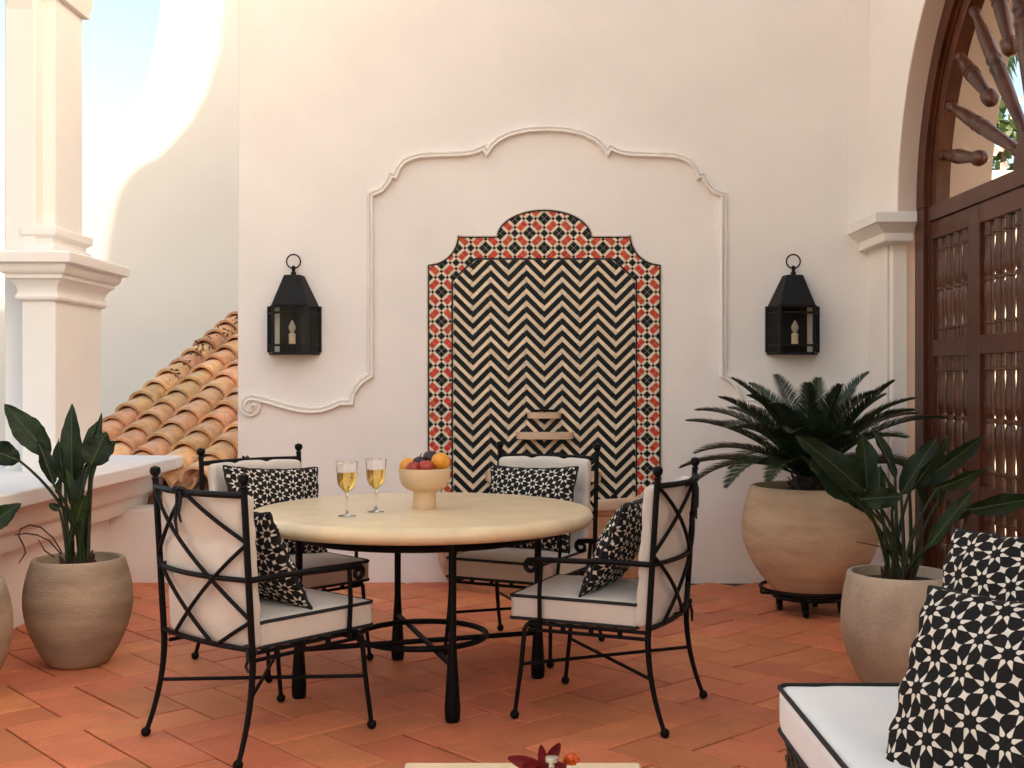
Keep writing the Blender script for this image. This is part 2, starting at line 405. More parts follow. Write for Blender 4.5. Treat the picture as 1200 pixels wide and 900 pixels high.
# ---- parapet on the open side
pp = thing('parapet', 'low pink plaster parapet with a heavy moulded coping on the open side', 'wall', (-2.61, 3, 0))
prof = [(-3.02, -.05), (-2.61, -.05), (-2.61, .43)]
mb = MB(); mb.box(-3.0, -2.61, -4.2, 7.70, -.05, .50); mb.build('wall_face', M['plaster'], pp)
cop = [(-3.10, .44), (-2.615, .44), (-2.56, .42), (-2.52, .425), (-2.505, .46), (-2.50, .515), (-2.455, .535), (-2.43, .56), (-2.425, .60), (-2.40, .64), (-2.36, .665), (-2.315, .675), (-2.30, .685), (-2.297, .752), (-2.31, .760), (-3.10, .765)]
mb = MB(); mb.prism(cop, [], lambda a, b, c: (a, c, b), -4.2, 7.72); mb.build('coping', M['plaster'], pp, bevel=.006)
mb = MB(); mb.box(-2.62, -1.80, WY + .004, WY + .30, -.05, .456); mb.build('return_wall', M['plaster'], pp, bevel=.01)

# ---- arcade pier standing on the parapet
ar = thing('arcade_pier', 'cream plaster arcade pier with moulded capital standing on the parapet', 'pillar', (-2.66, 6.6, .75))
mb = MB(); mb.box(-2.75, -2.563, 6.28, 6.96, .755, 1.72); mb.build('shaft', M['plaster'], ar, bevel=.012)
mb = MB(); mb.box(-2.92, -2.745, 6.45, 6.93, .755, 6.0); mb.build('core', M['plaster'], ar, bevel=.012)
mb = MB(); mb.rect_loft(-2.75, -2.563, 6.28, 6.96, [(-.02, 1.69), (.003, 1.69), (.022, 1.70), (.026, 1.715), (.018, 1.728), (.014, 1.745), (.022, 1.775), (.045, 1.805), (.06, 1.812), (.06, 1.835), (.075, 1.84), (.09, 1.862), (.092, 1.888), (.125, 1.893), (.128, 1.945), (.118, 1.955), (-.02, 1.957)])
mb.build('capital', M['plaster'], ar, bevel=.004)
mb = MB(); mb.rect_loft(-2.79, -2.66, 6.47, 6.96, [(.025, 1.956), (.027, 2.02), (.005, 2.03), (.005, 2.055), (.033, 2.075), (.036, 2.115), (.02, 2.122), (-.02, 2.124)])
mb.build('plinth', M['plaster'], ar, bevel=.003)
mb = MB(); mb.box(-2.80, -2.676, 6.557, 6.96, 2.12, 6.0); mb.build('upper_shaft', M['plaster'], ar, bevel=.01)
mb = MB(); mb.rect_loft(-2.80, -2.676, 6.557, 6.96, [(-.02, 3.44), (.03, 3.44), (.035, 3.48), (.045, 3.52), (.05, 3.62), (-.02, 3.63)]); mb.build('impost', M['plaster'], ar, bevel=.003)
# arch wall between this pier and the next, nearer one
aw = thing('arcade_arch', 'cream plaster arch springing from the pier on the parapet', 'arch', (-2.83, 4.9, .75))
for bay in range(3):  # nearer unseen bays and tall tops added to cut sky light
    Ra = 1.52; cyy = 4.95 - 3.56 * bay
    opn = [(cyy + Ra, .756), (cyy + Ra, 3.1)] + [(cyy + Ra * math.cos(PI * i / 24), 3.1 + Ra * math.sin(PI * i / 24)) for i in range(1, 24)] + [(cyy - Ra, 3.1), (cyy - Ra, .756)]
    y0, y1 = cyy - 2.04, (6.466 if bay == 0 else cyy + 1.517)
    if bay: y1 = cyy + 1.519
    if bay == 0: out = [(cyy - Ra, .756), (y0, .756), (y0, 6.0), (6.466, 6.0), (6.466, 3.1)] + opn[2:-1]
    else: out = [(cyy - Ra, .756), (y0, .756), (y0, 6.0), (cyy + 1.519, 6.0), (cyy + 1.519, 3.1)] + opn[2:-1]
    mb = MB(); mb.prism(out, [], lambda a, b, c: (c, a, b), -2.90, -2.76); mb.build('arch_wall', M['plaster'], aw)

# ---- right-hand wall with the gate arch; unseen high top and gable added, shaped to cast the shade
XI, XO = 2.13, 2.67
rw = thing('gate_wall', 'thick cream plaster house wall with an arched gateway and an unseen gable added to cast shade', 'wall', (2.4, 5.2, 0))
YF = 12.2; sF = F / YF
edge = [(262, 0), (256, 60), (240, 112), (222, 145), (200, 170), (183, 187), (170, 191), (156, 202), (142, 220), (133, 245), (127, 275), (122, 310), (118, 340)]  # shadow outline on the far wall, traced back to form the gable
gable = []
for px, py in edge:
    X = (px - VPX) / sF; Z = EYE + (VPY - py) / sF; dx = XI - X
    gable.append((YF - dx * math.tan(SUN_PHI), Z + dx / math.cos(SUN_PHI) * math.tan(SUN_EL)))
CY, RO, ZS = 5.22, 1.44, 2.24
arc = [(CY + RO * math.cos(PI * i / 40), ZS + RO * math.sin(PI * i / 40)) for i in range(41)]
hole = [(6.85, -.05), (6.85, 2.20), (6.66, 2.20)] + arc + [(2 * CY - 6.66, 2.20), (2 * CY - 6.85, 2.20), (2 * CY - 6.85, -.05)]
gl_ = sorted(gable)
outer = [(-5, -.06), (-5, 2.9), (.6, 2.9), (1.1, 3.1), (1.5, 3.6), (1.7, 4.4), (2.0, 5.3), (2.15, 5.7), (2.5, 6.0), (2.9, 6.2), (3.2, 6.6), (7.2, 6.6), (7.6, 6.3), (gl_[0][0] - .15, gl_[0][1] - .03)] + gl_ + [(gl_[-1][0] + .3, gl_[-1][1] + .3), (10.2, gl_[-1][1] + .35), (10.2, 3.3), (7.7, 3.3), (7.7, -.06)] + hole

mb = MB(); mb.prism(outer, [], lambda a, b, c: (c, a, b), XI, XO); mb.build('wall_face', M['plaster'], rw, smooth=True, ang=35)
lin = [(6.85, -.02), (6.85, 2.20), (6.66, 2.20)] + arc + [(2 * CY - 6.66, 2.20), (2 * CY - 6.85, 2.20), (2 * CY - 6.85, -.02)]
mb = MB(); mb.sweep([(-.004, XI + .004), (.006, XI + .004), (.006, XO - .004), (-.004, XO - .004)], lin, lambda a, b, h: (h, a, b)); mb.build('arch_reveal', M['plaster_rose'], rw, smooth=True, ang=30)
for (y0, y1) in ((6.762, 7.23), (2 * CY - 7.4, 2 * CY - 6.762)):
    mb = MB(); mb.rect_loft(2.133, 2.236, y0, y1, [(-.03, 2.06), (.058, 2.065), (.065, 2.072), (.066, 2.115), (.075, 2.125), (.105, 2.145), (.122, 2.166), (.135, 2.17), (.135, 2.226), (.125, 2.232), (-.03, 2.233)])
    for v in mb.v: v.x = min(v.x, 2.236)
    mb.build('impost', M['plaster'], rw, bevel=.003)
mb = MB(); mb.prism([(2.128, 6.935), (2.150, 6.80), (2.232, 6.80), (2.232, 6.94)], [], lambda a, b, c: (a, b, c), -.02, 2.07); mb.build('jamb_strip', M['plaster'], rw, bevel=.004)

# ---- unseen block added outside the gate to keep sun out of the arch
hw_ = thing('sun_blocker', 'tall cream block added outside the gate to keep sun out of the arch', 'house', (6, 4, -.08))
mb = MB(); mb.box(4.4, 7.6, 2.3, 5.95, -.1, 5.2); mb.build('wall_face', M['plaster_far'], hw_)
mb = MB(); mb.box(4.25, 7.75, 2.15, 6.1, 5.2, 5.36); mb.build('blocker_cap', M['plaster_far'], hw_, bevel=.02)

# ================================================================== WOODEN GATE
gt = thing('wooden_gate', 'dark mahogany gate with turned balusters and sunburst spindle fanlight in the arch', 'gate', (2.30, CY, 0))
def ring(r0, r1, x0, x1, name):
    mb = MB(); n = 48; a = []
    for i in range(n + 1): t = PI * i / n; a.append((CY + r1 * math.cos(t), ZS + r1 * math.sin(t)))
    b_ = [(CY + r0 * math.cos(PI * i / n), ZS + r0 * math.sin(PI * i / n)) for i in range(n, -1, -1)]
    mb.prism(a + b_, [], lambda p, q, c: (c, p, q), x0, x1); return mb.build(name, M['wood'], gt, smooth=True, ang=30)
ring(1.315, 1.437, 2.238, 2.36, 'arch_frame'); ring(1.285, 1.335, 2.262, 2.34, 'arch_bead'); ring(1.20, 1.29, 2.272, 2.345, 'arch_leaf')
for sg in (1, -1):
    for (r0, r1, x0, x1) in ((1.315, 1.46, 2.238, 2.36), (1.285, 1.318, 2.262, 2.34)):
        y0, y1 = sorted((CY + sg * r0, CY + sg * r1)); mb = MB(); mb.box(x0, x1, y0, y1, 0, ZS - .003); mb.build('jamb', M['wood'], gt, bevel=.003)
GX0, GX1 = 2.268, 2.332
def gbox(name, y0, y1, z0, z1, dx=0):
    mb = MB(); mb.box(GX0 - dx, GX1 + dx, y0, y1, z0, z1); return mb.build(name, M['wood'], gt, bevel=.004)
gbox('transom', CY - 1.285, CY + 1.285, 2.152, 2.236, .012)
RAILS = [(2.05, 2.148), (1.393, 1.487), (.615, .73), (.012, .14)]
def turned(L, r=.0285):
    """one baluster, foot at z=0"""
    p = [(.85, 0), (.85, .10), (1.0, .105), (1.0, .125), (.80, .13), (.74, .17), (.86, .26), (1.0, .38), (.95, .43), (.72, .475), (.70, .48), (.95, .485), (.95, .515), (.70, .52), (.72, .525), (.95, .57), (1.0, .62), (.86, .74), (.74, .83), (.80, .87), (1.0, .875), (1.0, .895), (.85, .90), (.85, 1.0)]
    mb = MB(); mb.lathe([(a * r, b * L) for a, b in p], 12); return mb
bal = {}
for sg in (1, -1):
    ys = lambda y: CY + sg * (y - CY)
    def gb(name, y0, y1, z0, z1, dx=0):
        a, b = sorted((ys(y0), ys(y1))); return gbox(name, a, b, z0, z1, dx)
    gb('stile', 6.475, 6.503, .012, 2.148); gb('stile', 5.80, 5.955, .012, 2.148, .002); gb('stile', 5.235, 5.31, .012, 2.148, .002)
    for z0, z1 in RAILS: gb('rail', 5.957, 6.473, z0, z1); gb('rail', 5.312, 5.798, z0, z1)
    for i in range(3):
        z0, z1 = RAILS[i + 1][1], RAILS[i][0]
        for (ya, n_) in ((6.41, 4), (5.745, 4)):
            for k in range(n_):
                y = ys(ya - .122 * k)
                loc = Vector((2.30, y, z0 - .004)) - WL[gt.name]
                if i not in bal:
                    bal[i] = turned(z1 - z0 + .008).build('baluster', M['wood_turned'], gt, smooth=True, org=(0, 0, 0), ang=50); bal[i].location = loc
                else: inst(bal[i], 'baluster', gt, Matrix.Translation(loc))
mb = MB(); mb.prism([(CY + .17 * math.cos(PI * i / 12), ZS - .002 + .17 * math.sin(PI * i / 12)) for i in range(13)], [], lambda p, q, c: (c, p, q), 2.262, 2.338)
mb.build('fan_hub', M['wood'], gt, bevel=.004)
def spindle(L, ball):
    """axis along +z from the rim (z=0)"""
    p = [(.55, 0), (.80, .015), (.82, .05), (.55, .075), (.62, .11), (.88, .20), (.98, .30), (1.0, .40), (1.12, .41), (1.12, .425), (.98, .43), (.98, .475), (1.12, .48), (1.12, .495), (1.0, .50), (1.0, .60), (.85, .74)]
    p = [(a, b * (.9 if ball else 1)) for a, b in p]
    if ball: p += [(.72, .80), (.72, .83), (1.12, .85), (1.18, .89), (1.10, .95), (.7, .99), (.02, 1.0)]
    else: p += [(.72, .86), (.66, .93), (.9, .94), (.9, 1.0)]
    mb = MB(); mb.lathe([(a * .036, b * L) for a, b in p], 14); return mb
sp = {}
for k in range(1, 14):
    t = PI * k / 14; ball = k % 2 == 1; L = .58 if ball else 1.05
    d = Vector((0, -math.cos(t), -math.sin(t))); st = Vector((2.302, CY + 1.21 * math.cos(t), ZS + 1.21 * math.sin(t)))
    Mx = Matrix.Translation(st - WL[gt.name]) @ d.to_track_quat('Z', 'X').to_matrix().to_4x4()
    if ball not in sp: sp[ball] = spindle(L, ball).build('spindle', M['wood_turned'], gt, smooth=True, org=(0, 0, 0), ang=50); sp[ball].matrix_local = Mx
    else: inst(sp[ball], 'spindle', gt, Mx)

# ================================================================== NEIGHBOURING HOUSE: tile roof and swooping wall
ho = thing('neighbouring_house', 'white house beyond the parapet with swooping parapet wall and clay barrel tile roof', 'house', (-3, 9, 0))
curve = [(-260, 205), (40, 203), (70, 196), (97, 184), (125, 165.5), (150, 137), (163, 112), (172, 90), (181, 55), (187, 20), (190, -10), (191, -60)]
fw = [((p[0] - VPX) / sF, EYE + (VPY - p[1]) / sF) for p in curve]
outl = [(fw[0][0], -.1)] + fw + [(fw[-1][0], 7.2), (1.6, 7.2), (1.6, -.1)]
mb = MB(); mb.prism(outl, [], lambda a, b, c: (a, c, b), YF, YF + .45); mb.build('wall_face', M['plaster_far'], ho, smooth=True, ang=30)
a_, p_ = R(76), R(25)
ru = Vector((math.cos(a_) * math.cos(p_), math.sin(a_) * math.cos(p_), math.sin(p_))); rv = Vector((math.sin(a_), -math.cos(a_), 0)); rn = rv.cross(ru).normalized()
if rn.z < 0: rn = -rn
r0 = P(140, 528, 8.1) - ru * .75
def rp_(s_, t_, h_=0): return r0 + ru * s_ + rv * t_ + rn * h_
mb = MB(); smin = lambda t, y=7.70: max(0.0, (y - (r0.y + rv.y * t)) / ru.y)
q = [rp_(.05, -.40, -.10), rp_(4.1, -.40, -.09), rp_(4.1, 2.6, -.09), rp_(smin(2.6) + .2, 2.6, -.09), rp_(smin(1.12, 7.72), 1.12, -.09), rp_(smin(1.0, 7.60), 1.0, -.09)]
mb.add(q + [v - Vector((0, 0, .06)) for v in q], [(0, 1, 2, 3, 4, 5), (11, 10, 9, 8, 7, 6)] + [(i, i + 6, (i + 1) % 6 + 6, (i + 1) % 6) for i in range(6)])
roof = mb.build('roof', M['roof_deck'], ho)
lo = [rp_(smin(-.3) + .25, -.30), rp_(4.0, -.30), rp_(4.0, 2.5), rp_(smin(2.5) + .25, 2.5)]
mb = MB(); mb.add([Vector((v.x, v.y, -.1)) for v in lo] + [v - Vector((0, 0, .16)) for v in lo], [(3, 2, 1, 0), (4, 5, 6, 7), (0, 1, 5, 4), (1, 2, 6, 5), (2, 3, 7, 6), (3, 0, 4, 7)]); mb.build('lower_wall', M['plaster_far'], ho)
def barrel(L=.33, ra=.122, rb=.086, th=.022, n=10):
    mb = MB(); v = []
    for (y, r) in ((0, ra), (L, rb)):
        for rr in (r, r - th):
            for k in range(n + 1):
                a = PI * k / n; v.append((rr * math.cos(a), y, rr * math.sin(a) * .92))
    K = n + 1; f = []
    for k in range(n):
        f += [(k, k + 1, 2 * K + k + 1, 2 * K + k), (K + k, 3 * K + k, 3 * K + k + 1, K + k + 1), (k, K + k, K + k + 1, k + 1), (2 * K + k, 2 * K + k + 1, 3 * K + k + 1, 3 * K + k)]
    f += [(0, 2 * K, 3 * K, K), (n, K + n, 3 * K + n, 2 * K + n)]
    mb.add(v, f); return mb
Rm = Matrix((rv, ru, rn)).transposed().to_4x4()
tproto = None; rs = random.Random(11)
for c in range(-1, 9):
    smax = 3.3 if c == -1 else 4.0
    s_ = smin(c * .262 + .13, 7.53 if c <= 3 else 7.76) + rs.uniform(-.0, .03)
    while s_ < smax:
        for pan in (0, 1):
            if pan and c == 8: continue
            t_ = c * .262 + (.131 if pan else 0)
            Mx = Matrix.Translation(rp_(s_ + (.1 if pan else 0), t_, .0 if pan else -.02) - WL[ho.name] + rn * rs.uniform(-.004, .004)) @ Rm @ Matrix.Rotation(rs.uniform(-.03, .03), 4, 'Z') @ Matrix.Rotation(R(-6.0), 4, 'X')
            if pan: Mx = Mx @ Matrix.Rotation(PI, 4, 'Y') @ Matrix.Translation((0, 0, .0))
            if tproto is None: tproto = barrel().build('roof_tile', M['roof_tile'], roof, smooth=True, org=(0, 0, 0), ang=50); tproto.matrix_local = Mx
            else: inst(tproto, 'roof_tile', roof, Mx)
        s_ += .205
# dry leaves caught in the roof's edge
mb = MB(); rs = random.Random(5)
for i in range(110):
    f_ = rs.random(); p = rp_(1.75 + f_ * 1.9, -.14 + rs.uniform(-.05, .05), .05 + rs.uniform(0, .10) )
    d = Vector((rs.uniform(-1, 1), rs.uniform(-1, 1), rs.uniform(-.3, 1))).normalized() * rs.uniform(.025, .06); n_ = d.cross(Vector((rs.random(), rs.random(), .3))).normalized() * .008
    mb.add([p - n_, p + d * .5 + n_ * 1.5, p + d, p + d * .5 - n_ * 1.5], [(0, 1, 2, 3)])
o = mb.build('dry_leaves', M['debris'], roof, recalc=False); o['kind'] = 'stuff'

# ================================================================== GARDEN BEYOND THE GATE
gw = MB(); gw.box(2.75, 14, 10.0, 10.3, -.1, 3.08)
tag(gw.build('garden_wall', M['plaster_far'], org=(0, 0, 0), bevel=.01), 'sunlit white garden wall seen beyond the gate', 'wall')
def leaf_cloud(mb, c, rad, n, size, rs, m=0, flat=.8):
    for i in range(n):
        while True:
            q = Vector((rs.uniform(-1, 1), rs.uniform(-1, 1), rs.uniform(-1, 1)))
            if .25 < q.length < 1: break
        p = Vector(c) + Vector((q.x * rad[0], q.y * rad[1], q.z * rad[2]))
        d = (q + Vector((rs.uniform(-.8, .8), rs.uniform(-.8, .8), rs.uniform(-.2, .9)))).normalized()
        s_ = size * rs.uniform(.6, 1.3); n_ = d.cross(Vector((rs.uniform(-1, 1), rs.uniform(-1, 1), rs.uniform(-1, 1)))).normalized()
        mb.add([p, p + d * s_ * .5 + n_ * s_ * .28, p + d * s_, p + d * s_ * .5 - n_ * s_ * .28], [(0, 1, 2, 3)], m)
rs = random.Random(21)
for i, (bx, by, bz, lab) in enumerate([(4.45, 10.95, 3.25, 'leafy shrub with pale pink blossoms above the garden wall'), (5.5, 11.2, 3.0, 'darker flowering shrub further along the garden wall')]):
    sh = thing('flowering_shrub', lab, 'shrub', (bx, by, -.08), group='flowering shrubs behind the garden wall')
    mb = MB()
    for k in range(5): mb.tube([(bx + rs.uniform(-.1, .1), by + rs.uniform(-.1, .1), -.1), (bx + rs.uniform(-.3, .3), by, 1.6), (bx + rs.uniform(-.5, .5), by + rs.uniform(-.3, .3), bz + .2)], [.05, .035, .015], 6)
    mb.build('trunk', M['bark'], sh, smooth=True)
    mb = MB()
    for k in range(16):
        leaf_cloud(mb, (bx + rs.uniform(-.5, .5), by + rs.uniform(-.3, .3), bz + rs.uniform(-.9, .45)), (.26, .26, .22), 110, .12, rs)
    mb.build('crown', M['foliage'], sh, recalc=False)
    mb = MB()
    for k in range(70):
        c = Vector((bx + rs.uniform(-.65, .65), by - .25 + rs.uniform(-.25, .2), bz + rs.uniform(-.7, .6)))
        for j in range(5):
            t = 2 * PI * j / 5; u = Vector((math.cos(t), -.35, math.sin(t))) * .045; w_ = Vector((-math.sin(t), 0, math.cos(t))) * .022
            mb.add([c, c + u * .6 + w_, c + u, c + u * .6 - w_], [(0, 1, 2, 3)])
    o = mb.build('blossoms', M['blossom'], sh, recalc=False); o['kind'] = 'stuff'
pt = thing('palm_tree', 'garden palm whose fronds hang behind the gate fanlight', 'palm', (5.9, 12.6, -.08))
mb = MB(); mb.tube([(5.9, 12.6, -.1), (5.86, 12.6, 2.2), (5.9, 12.6, 4.9)], [.16, .13, .12], 10); mb.build('trunk', M['bark'], pt, smooth=True)
def frond(mb, base, az, el, L, droop, nl, ll, lw, vee=.5, m=0, ang_=55, seg=14, twist=0):
    """one pinnate frond: arching rachis with two rows of leaflets"""
    p = Vector(base); pts = [p.copy()]; e = el
    for i in range(seg):
        d = Vector((math.cos(az) * math.cos(e), math.sin(az) * math.cos(e), math.sin(e)))
        p = p + d * L / seg; pts.append(p.copy()); e -= droop / seg * (1 + .9 * i / seg)
    mb.tube(pts, [L * .009 * (1 - .75 * i / seg) + .001 for i in range(seg + 1)], 5, m=m)
    for i in range(nl):
        t = .10 + .90 * i / (nl - 1); x = t * seg; k = min(seg - 1, int(x)); q = pts[k].lerp(pts[k + 1], x - k)
        tg = (pts[k + 1] - pts[k]).normalized(); side = tg.cross(Vector((0, 0, 1)))
        side = side.normalized() if side.length > .05 else Vector((-math.sin(az), math.cos(az), 0)); up = side.cross(tg).normalized()
        l_ = ll * (math.sin(PI * min(1, .10 + t * .90)) ** .55 * .95 + .05) * random.uniform(.93, 1.07)
        for s_ in (-1, 1):
            a = R(ang_) - R(25) * t + random.uniform(-.05, .05)
            d = (tg * math.cos(a) + (side * s_ * math.cos(vee) + up * math.sin(vee)) * math.sin(a)).normalized()
            w_ = tg.cross(d).cross(d).normalized() * lw * .5
            tip = q + d * l_ - Vector((0, 0, l_ * .10)); md = q + d * l_ * .5
            mb.add([q - w_ * .6, md - w_, tip, md + w_, q + w_ * .6], [(0, 1, 2, 3, 4)], m)
for k in range(14):
    mb = MB(); frond(mb, (5.9, 12.6, 4.85), 2 * PI * k / 14 + random.uniform(-.15, .15), R(random.uniform(15, 60)), 1.7, R(105), 34, .42, .03, .1)
    mb.build('frond', M['palm_leaf'], pt, recalc=False)

# ================================================================== WALL FOUNTAIN: tiled panel, shelves, basin
CX = 637.8
wf = thing('wall_fountain', 'wall fountain with black and cream herringbone tile panel, red mosaic border and stone basin', 'fountain', (W(CX, 683).x, WY, 0))
def px2(x, y): return ((x - VPX) / SW, EYE - (y - VPY) / SW)
hl = [(502.5, 640), (502.5, 311)] + [(502.5 + 35 * math.sin(R(t)), 276 + 35 * math.cos(R(t))) for t in range(10, 91, 10)] + [(537.5, 278.3), (583.3, 278.3)]
hl += [(CX - 54.5 * math.cos(R(t)), 278.3 - 31.3 * math.sin(R(t))) for t in range(6, 91, 6)]
hl = [p for i, p in enumerate(hl) if not (i and abs(p[0] - hl[i - 1][0]) + abs(p[1] - hl[i - 1][1]) < .8 and False)]
full = hl + [(2 * CX - x, y) for x, y in reversed(hl[:-1])]
outer_px = full
il = [(530, 640), (530, 329.5), (557, 303.5)]
inner_px = il + [(2 * CX - x, y) for x, y in reversed(il)]
def grow(poly, w):
    """offset of an open path, to the left of its direction (pixels)"""
    res = []
    for i, p in enumerate(poly):
        a = Vector(poly[max(0, i - 1)]); b = Vector(poly[min(len(poly) - 1, i + 1)]); d = (b - a).normalized(); res.append((p[0] + d.y * w, p[1] - d.x * w))
    return res
back = grow(outer_px, 2.2)
mb = MB(); mb.prism([px2(*p) for p in back], [], lambda a, b, c: (a, c, b), WY - .006, WY + .02); mb.build('panel', M['mos_grout'], wf)
edge_prof = [(-.0045, 0), (-.0045, .013), (.0045, .013), (.0045, 0)]
mb = MB(); mb.sweep(edge_prof, [px2(*p) for p in outer_px], lambda a, b, h: (a, WY - h, b), mlim=1.15); mb.build('edging', M['mos_dark'], wf)
mb = MB(); mb.sweep(edge_prof, [px2(*p) for p in inner_px], lambda a, b, h: (a, WY - h, b)); mb.build('edging', M['mos_dark'], wf)
def inside(poly, x, y):
    r = False; j = len(poly) - 1
    for i in range(len(poly)):
        xi, yi = poly[i]; xj, yj = poly[j]
        if (yi > y) != (yj > y) and x < (xj - xi) * (y - yi) / (yj - yi) + xi: r = not r
        j = i
    return r
def clip_convex(poly, clip):
    out = poly; area = sum(clip[i][0] * clip[(i + 1) % len(clip)][1] - clip[(i + 1) % len(clip)][0] * clip[i][1] for i in range(len(clip)))
    sg = 1 if area > 0 else -1
    for i in range(len(clip)):
        a, b = clip[i], clip[(i + 1) % len(clip)]; inp = out; out = []
        f = lambda p: sg * ((b[0] - a[0]) * (p[1] - a[1]) - (b[1] - a[1]) * (p[0] - a[0]))
        for k in range(len(inp)):
            p, q = inp[k - 1], inp[k]; fp, fq = f(p), f(q)
            if fq >= 0:
                if fp < 0: t = fp / (fp - fq); out.append((p[0] + (q[0] - p[0]) * t, p[1] + (q[1] - p[1]) * t))
                out.append(q)
            elif fp >= 0: t = fp / (fp - fq); out.append((p[0] + (q[0] - p[0]) * t, p[1] + (q[1] - p[1]) * t))
        if len(out) < 3: return []
    return out
def tile_poly(mb, poly, h, m=0, bev=.0012):
    """a flat tile from a pixel polygon, edges eased"""
    p2 = [Vector(px2(*p)) for p in poly]; c = sum(p2, Vector((0, 0))) / len(p2); n = len(p2)
    o = len(mb.v)
    for k, (y, e) in enumerate(((WY - .004, 0), (WY - h + .001, 0), (WY - h, bev))):
        for p in p2:
            d = c - p; q = p + d.normalized() * min(e, d.length * .3); mb.v.append(Vector((q.x, y, q.y)))
    for r in (0, n):
        for k in range(n): mb.f.append([o + r + k, o + r + (k + 1) % n, o + r + n + (k + 1) % n, o + r + n + k]); mb.m.append(m)
    mb.f.append([o + 2 * n + k for k in range(n)]); mb.m.append(m)
def poly_area(p): return abs(sum(p[i - 1][0] * p[i][1] - p[i][0] * p[i - 1][1] for i in range(len(p)))) / 2
# herringbone field
wT = 20.9 * math.sqrt(2) / 6; hx, hy = Vector((.7071, -.7071)), Vector((-.7071, -.7071))   # H runs right-up, V right-down
fieldc = [(531.3, 600), (531.3, 330), (557.6, 304.8), (2 * CX - 557.6, 304.8), (2 * CX - 531.3, 330), (2 * CX - 531.3, 600)]
org = Vector((CX, 470.0)); cache = {}
for k in range(-60, 61):
    for j in range(-8, 9):
        for kind in (0, 1):
            a, b = k + 6 * j, k - 6 * j
            dark = k % 2 == 0; g_ = -.05 if dark else .115
            if kind == 0: rc = (a + .08, a + 6 - .08, b + g_, b + 1 - g_)
            else: rc = (a + g_, a + 1 - g_, b + 1 + .08, b + 7 - .08)
            pts = [org + hx * u * wT + hy * v_ * wT for u, v_ in ((rc[0], rc[2]), (rc[1], rc[2]), (rc[1], rc[3]), (rc[0], rc[3]))]
            pts = [(p.x, p.y) for p in pts]
            if max(p[1] for p in pts) < 300 or min(p[1] for p in pts) > 602 or max(p[0] for p in pts) < 528 or min(p[0] for p in pts) > 748: continue
            cl = clip_convex(pts, fieldc)
            if len(cl) < 3 or poly_area(cl) < 4: continue
            nm = 'dark_tile' if dark else 'cream_tile'; mt = M['tile_dark' if dark else 'tile_cream']
            whole = abs(poly_area(cl) - poly_area(pts)) < .01
            ctr = Vector(px2(sum(p[0] for p in pts) / 4, sum(p[1] for p in pts) / 4))
            if whole and (kind, dark) in cache:
                src, c0 = cache[(kind, dark)]; inst(src, nm, wf, Matrix.Translation((ctr.x - c0.x, random.uniform(-.0006, .0006), ctr.y - c0.y)))
            else:
                mb = MB(); tile_poly(mb, cl, .0115); ob = mb.build(nm, mt, wf)
                if whole: cache[(kind, dark)] = (ob, ctr)
# mosaic border
Pd = 34.4; T = Pd / math.sqrt(2); big, st, mid = 11.4, 3.1, T - 11.4 - 6.2
du, dv = Vector((.7071, .7071)), Vector((.7071, -.7071)); org = Vector((CX, 290.8)); jg = .28
mos = MB()
cells = [(-big / 2, 0, 'B'), (0, big / 2, 'B'), (big / 2, big / 2 + st, 's'), (big / 2 + st, big / 2 + st + mid, 'm'), (big / 2 + st + mid, big / 2 + 2 * st + mid, 's')]
strips = []
def put(u0, u1, v0, v1, m):
    q = [org + du * u + dv * v_ for u, v_ in ((u0 + jg, v0 + jg), (u1 - jg, v0 + jg), (u1 - jg, v1 - jg), (u0 + jg, v1 - jg))]
    pts = [(p.x, p.y) for p in q]
    ins = [inside(outer_px, *p) and not inside(inner_px, *p) for p in pts]
    c = (sum(p[0] for p in pts) / 4, sum(p[1] for p in pts) / 4)
    if c[0] < 480 or c[0] > 800 or c[1] < 235 or c[1] > 610: return
    near = min((c[0] - s_[0]) ** 2 + (c[1] - s_[1]) ** 2 for s_ in strips_pts) < 200
    if all(ins) and not near: tile_poly(mos, pts, .0105, m, .0006); return
    if not any(ins) and not near: return
    vs2 = [Vector(p) for p in pts]; ed = []
    for poly in (outer_px, inner_px):
        for i in range(len(poly) - 1):
            a, b = poly[i], poly[i + 1]
            if max(a[0], b[0]) < c[0] - 14 or min(a[0], b[0]) > c[0] + 14 or max(a[1], b[1]) < c[1] - 14 or min(a[1], b[1]) > c[1] + 14: continue
            ed.append((len(vs2), len(vs2) + 1)); vs2 += [Vector(a), Vector(b)]
    if not ed:
        if all(ins): tile_poly(mos, pts, .0105, m, .0006)
        return
    r = delaunay_2d_cdt(vs2, ed, [[0, 1, 2, 3]], 0, 1e-4)
    ov, of = r[0], r[2]
    keep = []
    for f in of:
        x = sum(ov[i].x for i in f) / len(f); y = sum(ov[i].y for i in f) / len(f)
        if inside(pts, x, y) and inside(outer_px, x, y) and not inside(inner_px, x, y): keep.append(f)
    if not keep: return
    o = len(mos.v); used = sorted({i for f in keep for i in f}); ix = {i: n for n, i in enumerate(used)}
    for y in (WY - .0105, WY - .004):
        for i in used: a, b = px2(ov[i].x, ov[i].y); mos.v.append(Vector((a, y, b)))
    cnt = {}
    for f in keep:
        mos.f.append([o + ix[i] for i in f]); mos.m.append(m)
        for k in range(len(f)):
            e = (f[k], f[(k + 1) % len(f)]); cnt[e] = cnt.get(e, 0) + 1
    for (a, b) in cnt:
        if (b, a) not in cnt: mos.f.append([o + ix[a], o + ix[b], o + len(used) + ix[b], o + len(used) + ix[a]]); mos.m.append(m)
strips_pts = []
for poly in (outer_px, inner_px):
    for i in range(len(poly) - 1):
        a, b = Vector(poly[i]), Vector(poly[i + 1]); n_ = max(1, int((b - a).length / 4))
        strips_pts += [tuple(a.lerp(b, k / n_)) for k in range(n_)]
